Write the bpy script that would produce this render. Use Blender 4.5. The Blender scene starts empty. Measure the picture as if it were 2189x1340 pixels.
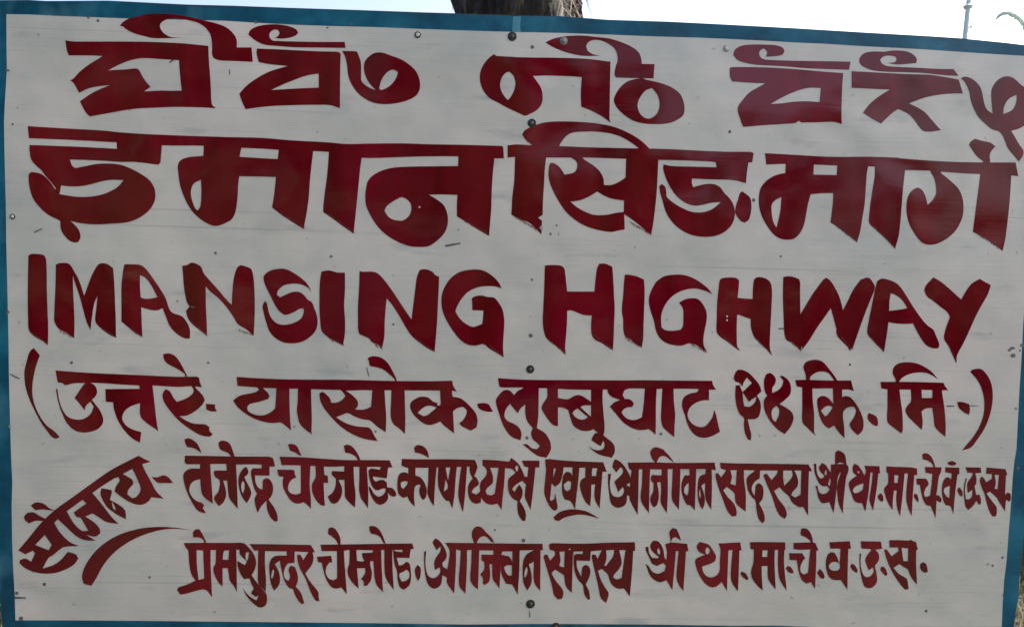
import bpy, bmesh, math, random
from mathutils import Vector, Matrix, noise
from mathutils.geometry import delaunay_2d_cdt

random.seed(7)
S = bpy.context.scene
C = S.collection
R = math.radians
BASE = 0.50                      # height of the board's lower edge above the ground (m)

# ------------------------------------------------------------------ camera
cd = bpy.data.cameras.new("camera"); cam = bpy.data.objects.new("camera", cd); C.objects.link(cam)
cd.sensor_fit = 'HORIZONTAL'; cd.sensor_width = 36.0; cd.lens = 36.0 * 1706.0 / 2189.0
cd.clip_start = 0.05; cd.clip_end = 3000
M = ((0.998448389746656, -0.046924840957326505, 0.029981199332906897),
     (0.026398506965112346, -0.07519052028712539, -0.9968196950747735),
     (0.04902990763118771, 0.9960644783145723, -0.07383510816404484))
right, down, fwd = (Vector(r) for r in M)
rot = Matrix((right, -down, -fwd)).transposed().to_4x4()
CAMP = Vector((-0.14164939, -1.85967172, 0.92219966 + BASE))
cam.matrix_world = Matrix.Translation(CAMP) @ rot
S.camera = cam
S.render.resolution_x = 1024; S.render.resolution_y = 626

# ------------------------------------------------------------------ sky and sun (behind the board, high on the right)
SUN_EL, SUN_AZ = R(38), R(78)            # azimuth measured from +Y towards +X
w = bpy.data.worlds.new("World"); S.world = w; w.use_nodes = True
wn = w.node_tree.nodes; wl = w.node_tree.links
bg = wn["Background"]; sky = wn.new("ShaderNodeTexSky"); sky.sky_type = 'NISHITA'
sky.sun_disc = False; sky.sun_elevation = SUN_EL; sky.sun_rotation = SUN_AZ
sky.air_density = 0.7; sky.dust_density = 7.0; sky.ozone_density = 1.0
wl.new(sky.outputs[0], bg.inputs[0]); bg.inputs[1].default_value = 0.14
sd = bpy.data.lights.new("sun", 'SUN'); sun = bpy.data.objects.new("sun", sd); C.objects.link(sun)
sd.energy = 4.5; sd.angle = R(0.53); sd.color = (1.0, 0.95, 0.86)
sv = Vector((math.sin(SUN_AZ)*math.cos(SUN_EL), math.cos(SUN_AZ)*math.cos(SUN_EL), math.sin(SUN_EL)))
sun.rotation_euler = sv.to_track_quat('Z', 'Y').to_euler()
S.view_settings.view_transform = 'Standard'; S.view_settings.look = 'None'
S.view_settings.gamma = 1; S.view_settings.exposure = 1.88

# ------------------------------------------------------------------ materials
def mat(name):
    m = bpy.data.materials.new(name); m.use_nodes = True
    nt = m.node_tree; return m, nt, nt.nodes["Principled BSDF"]
def nnode(nt, t, **k):
    n = nt.nodes.new(t)
    for a, b in k.items(): setattr(n, a, b)
    return n
def coords(nt, scale=(1, 1, 1), src='Object', obj=None):
    tc = nnode(nt, "ShaderNodeTexCoord"); mp = nnode(nt, "ShaderNodeMapping")
    if obj: tc.object = obj
    nt.links.new(tc.outputs[src], mp.inputs[0]); mp.inputs['Scale'].default_value = scale
    return mp.outputs[0]
def noise_n(nt, vec, scale, detail=4, rough=.55, dist=0.0):
    n = nnode(nt, "ShaderNodeTexNoise"); n.inputs['Scale'].default_value = scale
    n.inputs['Detail'].default_value = detail; n.inputs['Roughness'].default_value = rough
    n.inputs['Distortion'].default_value = dist
    nt.links.new(vec, n.inputs['Vector']); return n.outputs[0]
def ramp(nt, fac, stops):
    r = nnode(nt, "ShaderNodeValToRGB"); e = r.color_ramp.elements
    while len(e) < len(stops): e.new(.5)
    for el, (p, c) in zip(e, stops):
        el.position = p; el.color = (*c, 1) if len(c) == 3 else c
    nt.links.new(fac, r.inputs[0]); return r.outputs[0]
def mix(nt, fac, a, b, mode='MIX'):
    m = nnode(nt, "ShaderNodeMix", data_type='RGBA', blend_type=mode)
    for sock, v in ((m.inputs[0], fac), (m.inputs[6], a), (m.inputs[7], b)):
        if hasattr(v, 'links') or hasattr(v, 'is_output'): nt.links.new(v, sock)
        elif isinstance(v, (int, float)): sock.default_value = v
        else: sock.default_value = (*v, 1)
    return m.outputs[2]
def bump(nt, bsdf, h, strength, dist=.002):
    b = nnode(nt, "ShaderNodeBump"); b.inputs['Strength'].default_value = strength
    b.inputs['Distance'].default_value = dist
    nt.links.new(h, b.inputs['Height']); nt.links.new(b.outputs[0], bsdf.inputs['Normal']); return b

def sheet_relief(nt, bsdf, fine=.25):
    """slow buckling of the sheet, drag lines of the brush and sanding lines, common to every coat of paint on it"""
    big = noise_n(nt, coords(nt, (1, 1, 1.2)), 1.6, 3, .5)
    brush = noise_n(nt, coords(nt, (2.0, 1, 46)), 3.2, 5, .6, .2)
    b1 = nnode(nt, "ShaderNodeBump"); b1.inputs['Strength'].default_value = 1; b1.inputs['Distance'].default_value = .022
    nt.links.new(big, b1.inputs['Height'])
    b2 = nnode(nt, "ShaderNodeBump"); b2.inputs['Strength'].default_value = fine; b2.inputs['Distance'].default_value = .0012
    nt.links.new(brush, b2.inputs['Height']); nt.links.new(b1.outputs[0], b2.inputs['Normal'])
    nt.links.new(b2.outputs[0], bsdf.inputs['Normal'])

def white_paint():
    m, nt, p = mat("white enamel, weathered")
    v = coords(nt)
    clouds = ramp(nt, noise_n(nt, v, 2.2, 5, .6), [(.36, (.55, .535, .495)), (.46, (.595, .565, .515)), (.54, (.64, .592, .545)), (.64, (.68, .615, .57))])
    blot = ramp(nt, noise_n(nt, coords(nt, (1, 1, 1.6)), 9, 4, .6), [(.36, (.91, .935, .945)), (.56, (1, 1, 1))])
    c = mix(nt, 1.0, clouds, blot, 'MULTIPLY')
    # fine horizontal drag lines
    ln = ramp(nt, noise_n(nt, coords(nt, (.9, 1, 120)), 2.0, 4, .7), [(.36, (.70, .73, .76)), (.46, (1, 1, 1))])
    lm = ramp(nt, noise_n(nt, coords(nt, (1, 1, 5)), 2.3, 3, .6), [(.50, (0.0,.0,.0)), (.62, (.6, .6, .6))])
    c = mix(nt, lm, c, mix(nt, 1.0, c, ln, 'MULTIPLY'))
    # a few longer scratches that show grey
    sc = ramp(nt, noise_n(nt, coords(nt, (.35, 1, 55)), 1.7, 2, .4), [(.27, (.45, .47, .5)), (.335, (1, 1, 1))])
    c = mix(nt, .32, c, mix(nt, 1.0, c, sc, 'MULTIPLY'))
    # grime smudges
    sm = ramp(nt, noise_n(nt, coords(nt, (2.2, 1, 9)), 2.6, 4, .55), [(.60, (0, 0, 0)), (.74, (.5, .5, .5))])
    c = mix(nt, sm, c, (.30, .32, .33))
    sp = ramp(nt, noise_n(nt, coords(nt, (1, 1, 1)), 62, 2, .5), [(.70, (0, 0, 0)), (.75, (.6, .6, .6))])
    c = mix(nt, sp, c, (.22, .22, .21))
    nt.links.new(c, p.inputs['Base Color'])
    r = ramp(nt, noise_n(nt, coords(nt, (1, 1, 3)), 5, 4, .6), [(.3, (.13, .13, .13)), (.7, (.24, .24, .24))])
    nt.links.new(r, p.inputs['Roughness']); sheet_relief(nt, p)
    return m
def red_paint():
    m, nt, p = mat("maroon sign enamel")
    v = coords(nt, (11, 1, 2.2))
    c = ramp(nt, noise_n(nt, v, .9, 3, .5, .4), [(.34, (.092, .0001, .003)), (.5, (.130, .0001, .006)), (.66, (.175, .0002, .011))])
    pur = ramp(nt, noise_n(nt, coords(nt), 3.2, 3, .5), [(.52, (0, 0, 0)), (.68, (.6, .6, .6))])
    c = mix(nt, pur, c, (.118, .0003, .014))
    p.inputs['Specular IOR Level'].default_value = .43; p.inputs['Coat Weight'].default_value = .05; p.inputs['Coat Roughness'].default_value = .06
    nt.links.new(c, p.inputs['Base Color'])
    r = ramp(nt, noise_n(nt, coords(nt, (3, 1, 8)), 6, 4, .6), [(.3, (.05, .05, .05)), (.7, (.12, .12, .12))])
    nt.links.new(r, p.inputs['Roughness']); sheet_relief(nt, p, .08)
    return m
def blue_paint():
    m, nt, p = mat("blue border enamel")
    c = ramp(nt, noise_n(nt, coords(nt, (1, 1, 1)), 7, 5, .6, .5), [(.36, (.002, .055, .100)), (.48, (.003, .082, .145)), (.56, (.006, .105, .175)), (.66, (.012, .135, .21))])
    worn = ramp(nt, noise_n(nt, coords(nt, (1, 1, .6)), 4.2, 4, .6), [(.56, (0, 0, 0)), (.66, (.6, .6, .6))])
    c = mix(nt, worn, c, (.07, .22, .29)); p.inputs['Specular IOR Level'].default_value = .35
    nt.links.new(c, p.inputs['Base Color']); p.inputs['Roughness'].default_value = .32; sheet_relief(nt, p, .3)
    return m
def plain(name, col, rough=.6, metal=0, var=.35, scale=20, bmp=0):
    m, nt, p = mat(name)
    a = tuple(x*(1-var) for x in col); b = tuple(min(1, x*(1+var)) for x in col)
    n = noise_n(nt, coords(nt), scale, 5, .6)
    nt.links.new(ramp(nt, n, [(.3, a), (.7, b)]), p.inputs['Base Color'])
    p.inputs['Roughness'].default_value = rough; p.inputs['Metallic'].default_value = metal
    if bmp: bump(nt, p, n, bmp, .01)
    return m
def leaf_mat(name, a, b):
    m, nt, p = mat(name)
    oi = nnode(nt, "ShaderNodeTexCoord")
    n = noise_n(nt, oi.outputs['Object'], 1.7, 3, .6)
    c = ramp(nt, n, [(.35, a), (.65, b)])
    nt.links.new(c, p.inputs['Base Color']); p.inputs['Roughness'].default_value = .55
    tr = nnode(nt, "ShaderNodeBsdfTranslucent"); nt.links.new(c, tr.inputs[0])
    mx = nnode(nt, "ShaderNodeMixShader"); mx.inputs[0].default_value = .35
    out = nt.nodes["Material Output"]
    nt.links.new(p.outputs[0], mx.inputs[1]); nt.links.new(tr.outputs[0], mx.inputs[2]); nt.links.new(mx.outputs[0], out.inputs[0])
    return m
WHITE, RED, BLUE = white_paint(), red_paint(), blue_paint()
PLY = plain("plywood back", (.33, .22, .12), .7, 0, .3, 14)
TIMBER = plain("grey weathered timber", (.20, .16, .12), .8, 0, .4, 30, .4)
RUST = plain("dark rusty steel", (.035, .030, .026), .55, .3, .6, 90)
ZINC = plain("dull zinc", (.12, .12, .115), .45, .7, .4, 60)
OLDWHITE = plain("painted-over screw", (.20, .20, .195), .5, 0, .3, 60)
CHIP = plain("bare dark chip in the paint", (.12, .12, .118), .8, 0, .5, 300)
GREYCHIP = plain("grey abrasion in the paint", (.30, .31, .30), .7, 0, .4, 300)
DRIP = plain("pale blue paint streak", (.07, .25, .33), .4, 0, .15, 40)
EDGE = plain("dark weathered sheet edge", (.035, .045, .06), .7, 0, .5, 40)
BARK = None
def bark_mat():
    m, nt, p = mat("shaggy bark")
    c = ramp(nt, noise_n(nt, coords(nt, (7, 7, 1.6)), 3.5, 8, .72, 1.0), [(.38, (.002, .002, .002)), (.48, (.012, .012, .0125)), (.57, (.032, .031, .030)), (.68, (.16, .145, .12))])
    side = noise_n(nt, coords(nt, (1, 1, .5)), 4, 3, .5)
    c = mix(nt, ramp(nt, side, [(.4, (0, 0, 0)), (.6, (.6, .6, .6))]), c, mix(nt, 1.0, c, (1.25, .85, .55), 'MULTIPLY'))
    nt.links.new(c, p.inputs['Base Color']); p.inputs['Roughness'].default_value = .9
    bump(nt, p, noise_n(nt, coords(nt, (9, 9, 2.2)), 5, 7, .7, .6), 1.0, .03)
    return m
BARK = bark_mat()
FIBRE = plain("dry palm fibre", (.06, .04, .025), .9, 0, .6, 50)
POLE = plain("pale galvanised pole", (.60, .64, .66), .6, 0, .1, 6)  # paleness stands in for lens flare over the pole
LEAF_D = leaf_mat("dark broad leaves", (.020, .045, .012), (.055, .10, .028))
LEAF_P = leaf_mat("pale palm leaf", (.50, .60, .56), (.62, .70, .66))  # leaf colour lifted to carry the glare washing over the frond
LEAF_G = leaf_mat("mid green leaves", (.03, .07, .016), (.08, .13, .035))

# ------------------------------------------------------------------ helpers
def tag(o, label=None, cat=None, group=None, kind=None):
    if label: o['label'] = label
    if cat: o['category'] = cat
    if group: o['group'] = group
    if kind: o['kind'] = kind
    return o
def link(name, me, m, parent=None):
    me.materials.clear(); me.materials.append(m)
    o = bpy.data.objects.new(name, me); C.objects.link(o)
    if parent: o.parent = parent
    return o
def mesh(name, verts, faces, m, parent=None, smooth=False):
    me = bpy.data.meshes.new(name); me.from_pydata(verts, [], faces); me.update()
    if smooth: me.polygons.foreach_set('use_smooth', [True]*len(me.polygons))
    return link(name, me, m, parent)
def bm_obj(name, bm, m, parent=None, smooth=False):
    me = bpy.data.meshes.new(name); bm.to_mesh(me); bm.free()
    if smooth: me.polygons.foreach_set('use_smooth', [True]*len(me.polygons))
    return link(name, me, m, parent)
def empty(name, loc=(0, 0, 0)):
    o = bpy.data.objects.new(name, None); C.objects.link(o); o.location = loc; o.empty_display_size = .2
    return o
def box_bm(x0, x1, y0, y1, z0, z1, bev=.004):
    bm = bmesh.new(); bmesh.ops.create_cube(bm, size=1)
    for v in bm.verts:
        v.co = Vector(((x0+x1)/2+v.co.x*(x1-x0), (y0+y1)/2+v.co.y*(y1-y0), (z0+z1)/2+v.co.z*(z1-z0)))
    if bev: bmesh.ops.bevel(bm, geom=bm.edges[:], offset=bev, segments=1, affect='EDGES')
    return bm
def tube(path, radii, seg=10, jitter=0, cap=True):
    vs, fs = [], []
    for i, (p, r) in enumerate(zip(path, radii)):
        p = Vector(p)
        t = (Vector(path[min(i+1, len(path)-1)]) - Vector(path[max(i-1, 0)])).normalized()
        a = t.cross(Vector((.13, .9, .2))).normalized(); b = t.cross(a)
        for k in range(seg):
            an = 2*math.pi*k/seg; rr = r*(1+random.uniform(-jitter, jitter))
            vs.append(p + a*math.cos(an)*rr + b*math.sin(an)*rr)
    n = len(path)
    for i in range(n-1):
        for k in range(seg):
            fs.append((i*seg+k, i*seg+(k+1) % seg, (i+1)*seg+(k+1) % seg, (i+1)*seg+k))
    if cap:
        fs.append(tuple(range(seg))[::-1]); fs.append(tuple(range((n-1)*seg, n*seg)))
    return vs, fs

# ------------------------------------------------------------------ ground and road
def ground_material():
    m, nt, p = mat("dry grass and soil")
    v = coords(nt)
    c = ramp(nt, noise_n(nt, v, 3.0, 9, .7), [(.40, (.006, .005, .002)), (.48, (.018, .014, .006)), (.56, (.04, .034, .012)), (.66, (.12, .10, .05))])
    g = ramp(nt, noise_n(nt, v, .35, 5, .6), [(.45, (0, 0, 0)), (.60, (.8, .8, .8))])
    c = mix(nt, g, c, (.03, .045, .012))
    nt.links.new(c, p.inputs['Base Color']); p.inputs['Roughness'].default_value = .95
    bump(nt, p, noise_n(nt, v, 9, 8, .7), .8, .05); return m
N = 60; vs = []; fs = []
for j in range(N+1):
    for i in range(N+1):
        a = (i/N*2-1); b = (j/N*2-1)
        x = math.copysign(abs(a)**3, a)*900; y = math.copysign(abs(b)**3, b)*900
        d = max(0, math.hypot(x, y)-3)
        vs.append((x, y, .05*noise.noise(Vector((x*.5, y*.5, 0)))*min(1, d)))
for j in range(N):
    for i in range(N):
        k = j*(N+1)+i; fs.append((k, k+1, k+N+2, k+N+1))
tag(mesh("ground", vs, fs, ground_material(), smooth=True), kind='structure')
# ------------------------------------------------------------------ the signboard
# board drawing frame: u to the right, v down, in the units of the sign painter's layout (about 1.1 mm);
# H carries it onto the plane of the board
MT = Matrix(M).transposed()
def P(u, v, off=0.0):
    d = MT @ Vector(((u-1094.5)/1706.0, (v-670.0)/1706.0, 1.0))
    t = (-CAMP.y)/d.y
    q = CAMP + d*t
    return Vector((q.x, -off, q.z))
def smooth(p, n=4, ang=48):
    N = len(p); out = []; corner = []
    for i in range(N):
        a, b, c = p[i-1], p[i], p[(i+1) % N]
        u = (b[0]-a[0], b[1]-a[1]); v = (c[0]-b[0], c[1]-b[1])
        lu = math.hypot(*u) or 1e-6; lv = math.hypot(*v) or 1e-6
        corner.append(math.degrees(math.acos(max(-1, min(1, (u[0]*v[0]+u[1]*v[1])/lu/lv)))) > ang)
    for i in range(N):
        a, b, c, d = p[i-1], p[i], p[(i+1) % N], p[(i+2) % N]
        L = math.hypot(c[0]-b[0], c[1]-b[1])
        def tan(q0, q1, q2, cor):
            if cor: return None
            l1 = math.hypot(q1[0]-q0[0], q1[1]-q0[1]) or 1e-6; l2 = math.hypot(q2[0]-q1[0], q2[1]-q1[1]) or 1e-6
            if max(l1, l2) > 3*min(l1, l2):
                if l1 > l2: return ((q1[0]-q0[0])/l1*L, (q1[1]-q0[1])/l1*L)
                return ((q2[0]-q1[0])/l2*L, (q2[1]-q1[1])/l2*L)
            w1 = l1/(l1+l2); w2 = l2/(l1+l2)
            return (((q1[0]-q0[0])/l1*w1+(q2[0]-q1[0])/l2*w2)*L, ((q1[1]-q0[1])/l1*w1+(q2[1]-q1[1])/l2*w2)*L)
        t0 = tan(a, b, c, corner[i]); t1 = tan(b, c, d, corner[(i+1) % N])
        ch = (c[0]-b[0], c[1]-b[1]); out.append(b)
        if t0 is None and t1 is None: continue
        t0 = t0 or ch; t1 = t1 or ch
        for k in range(1, n):
            s = k/n; s2 = s*s; s3 = s2*s
            h = (2*s3-3*s2+1, s3-2*s2+s, -2*s3+3*s2, s3-s2)
            out.append((h[0]*b[0]+h[1]*t0[0]+h[2]*c[0]+h[3]*t1[0], h[0]*b[1]+h[1]*t0[1]+h[2]*c[1]+h[3]*t1[1]))
    return out
def inside(x, y, poly, bb):
    if x < bb[0] or x > bb[2] or y < bb[1] or y > bb[3]: return False
    c = False; j = len(poly)-1
    for i in range(len(poly)):
        xi, yi = poly[i]; xj, yj = poly[j]
        if (yi > y) != (yj > y) and x < (xj-xi)*(y-yi)/(yj-yi)+xi: c = not c
        j = i
    return c
def bbox(p): return (min(q[0] for q in p), min(q[1] for q in p), max(q[0] for q in p), max(q[1] for q in p))
def fill(glyphs):
    """glyphs: list of [(sign, outline)...]; returns for each glyph its triangles, no two overlapping"""
    vs = []; es = []; G = []
    for g in glyphs:
        gg = []
        for s, pl in g:
            q = smooth(pl); n0 = len(vs); vs += [Vector(v) for v in q]
            es += [(n0+i, n0+(i+1) % len(q)) for i in range(len(q))]
            gg.append((s, q, bbox(q)))
        G.append(gg)
    V, E, F, _, _, _ = delaunay_2d_cdt(vs, es, [], 0, 1e-4)
    holes = [(q, b) for gg in G for s, q, b in gg if s < 0]
    res = [[] for _ in glyphs]
    for f in F:
        x = sum(V[i][0] for i in f)/len(f); y = sum(V[i][1] for i in f)/len(f)
        own = -1
        for gi, gg in enumerate(G):
            if any(s > 0 and inside(x, y, q, b) for s, q, b in gg): own = gi; break
        if own < 0 or any(inside(x, y, q, b) for q, b in holes): continue
        res[own].append(f)
    return V, res
def paint(name, V, F, m, off, parent):
    used = {}; vv = []; ff = []
    for f in F:
        t = []
        for i in f:
            if i not in used: used[i] = len(vv); vv.append(P(V[i][0], V[i][1], off))
            t.append(used[i])
        ff.append(tuple(t[::-1]))
    me = bpy.data.meshes.new(name); me.from_pydata(vv, [], ff); me.update()
    for pl in me.polygons:
        if pl.normal.y > 0: pl.flip()
    return link(name, me, m, parent)

sign = empty("painted_signboard", (0, 0, 0))
tag(sign, "large white roadside signboard with blue border and hand-painted maroon lettering", "signboard")
TOP = [(-20, 1), (60, 0.5), (100, 3), (230, 2), (300, 5.5), (400, 10.5), (500, 13), (620, 17.5), (760, 22), (900, 27), (1000, 30),
       (1100, 33), (1200, 35.5), (1300, 43), (1430, 47), (1560, 53.5), (1700, 61), (1840, 69.5), (1989, 78), (2050, 82), (2090, 86), (2150, 92), (2200, 98), (2262, 104)]
RIGHT = [(2256, 400), (2236, 700), (2211, 950), (2191, 1120), (2185, 1180), (2180, 1235), (2177, 1280), (2171, 1310), (2167, 1340), (2163, 1372)]
BOTTOM = [(1700, 1371), (1100, 1368), (500, 1362), (6, 1356)]
LEFT = [(2, 1300), (-4, 1150), (-14, 800), (-22, 500), (-24, 200)]
outer = TOP+RIGHT+BOTTOM+LEFT
bm = bmesh.new()
front = [bm.verts.new(P(u, v)) for u, v in outer]
f0 = bm.faces.new(front)
ext = bmesh.ops.extrude_face_region(bm, geom=[f0])
for e in ext['geom']:
    if isinstance(e, bmesh.types.BMVert): e.co.y += .012
bmesh.ops.recalc_face_normals(bm, faces=bm.faces[:])
panel = bm_obj("panel", bm, WHITE, sign)
panel.data.materials.append(PLY)
for pl in panel.data.polygons:
    if pl.normal.y > -.5: pl.material_index = 1

# blue border, four painted strips that butt end to end
IT = [(13.7, 31), (60, 31.5), (130, 35), (200, 37.5), (270, 40), (380, 42.5), (480, 45), (560, 50), (640, 54), (700, 56), (800, 58.5), (900, 62.5), (1000, 66),
      (1100, 69), (1200, 71), (1300, 74.5), (1400, 78.5), (1490, 81), (1560, 84), (1640, 88), (1690, 91), (1760, 94), (1840, 99), (1920, 103), (1989, 107), (2090, 114), (2189, 120), (2232, 123)]
IR = [(2226, 300), (2206, 500), (2187.5, 690), (2185, 745), (2183, 780), (2179.5, 830), (2176, 900), (2173, 960), (2168.5, 985), (2165, 1020), (2161, 1080), (2156, 1140), (2154, 1170), (2151, 1205), (2146.5, 1240), (2143.5, 1290), (2141.5, 1339)]
IB = [(1750, 1339.5), (1660, 1336), (1560, 1336.5), (1400, 1334), (1250, 1333), (1140, 1332.5), (1000, 1334), (800, 1331), (500, 1328), (300, 1326), (150, 1325), (33, 1325)]
IL = [(31.5, 1270), (28, 1210), (26, 1150), (25, 1080), (26.5, 1030), (24, 980), (21.5, 900), (20.5, 860), (19, 800), (18.5, 740), (17.5, 690), (15.5, 600), (13.5, 520), (12.5, 440), (11, 380), (9.5, 320), (8.6, 260), (10.5, 220), (14.8, 150), (14, 100)]
def strip(name, pts, m, off): 
    V, r = fill([[(1, pts)]]); return paint(name, V, r[0], m, off, sign)
def fill_raw(pts):
    vs = [Vector(p) for p in pts]; n = len(vs)
    V, E, F, _, _, _ = delaunay_2d_cdt(vs, [(i, (i+1) % n) for i in range(n)], [], 0, 1e-4)
    bb = bbox(pts)
    return V, [f for f in F if inside(sum(V[i][0] for i in f)/3, sum(V[i][1] for i in f)/3, pts, bb)]
def raw(name, pts, m, off, parent=None):
    V, F = fill_raw(pts); return paint(name, V, F, m, off, parent or sign)
raw("painted_border", TOP+IT[::-1], BLUE, .00012)
raw("painted_border", [TOP[-1]]+RIGHT+IR[::-1]+[IT[-1]], BLUE, .00012)
raw("painted_border", [RIGHT[-1]]+BOTTOM+IB[::-1]+[IR[-1]], BLUE, .00012)
raw("painted_border", [BOTTOM[-1]]+LEFT+[TOP[0], IT[0]]+IL[::-1]+[IB[-1]], BLUE, .00012)
# dark worn lip along the upper edge
lip = [(u, v) for u, v in TOP if 200 < u < 1250]
low = [(u+random.uniform(-8, 8), v+(3.2 if u < 620 else 1.6)+random.uniform(-.9, .9)) for u, v in lip]
low[0] = lip[0]; low[-1] = lip[-1]
raw("worn_edge", [lip[0]]+lip[1:]+low[1:-1][::-1], EDGE, .00022)
raw("paint_streak", [(1097, 34), (1114, 34.5), (1112, 52), (1113, 69), (1095, 68.5), (1096, 50)], DRIP, .00022)

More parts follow.
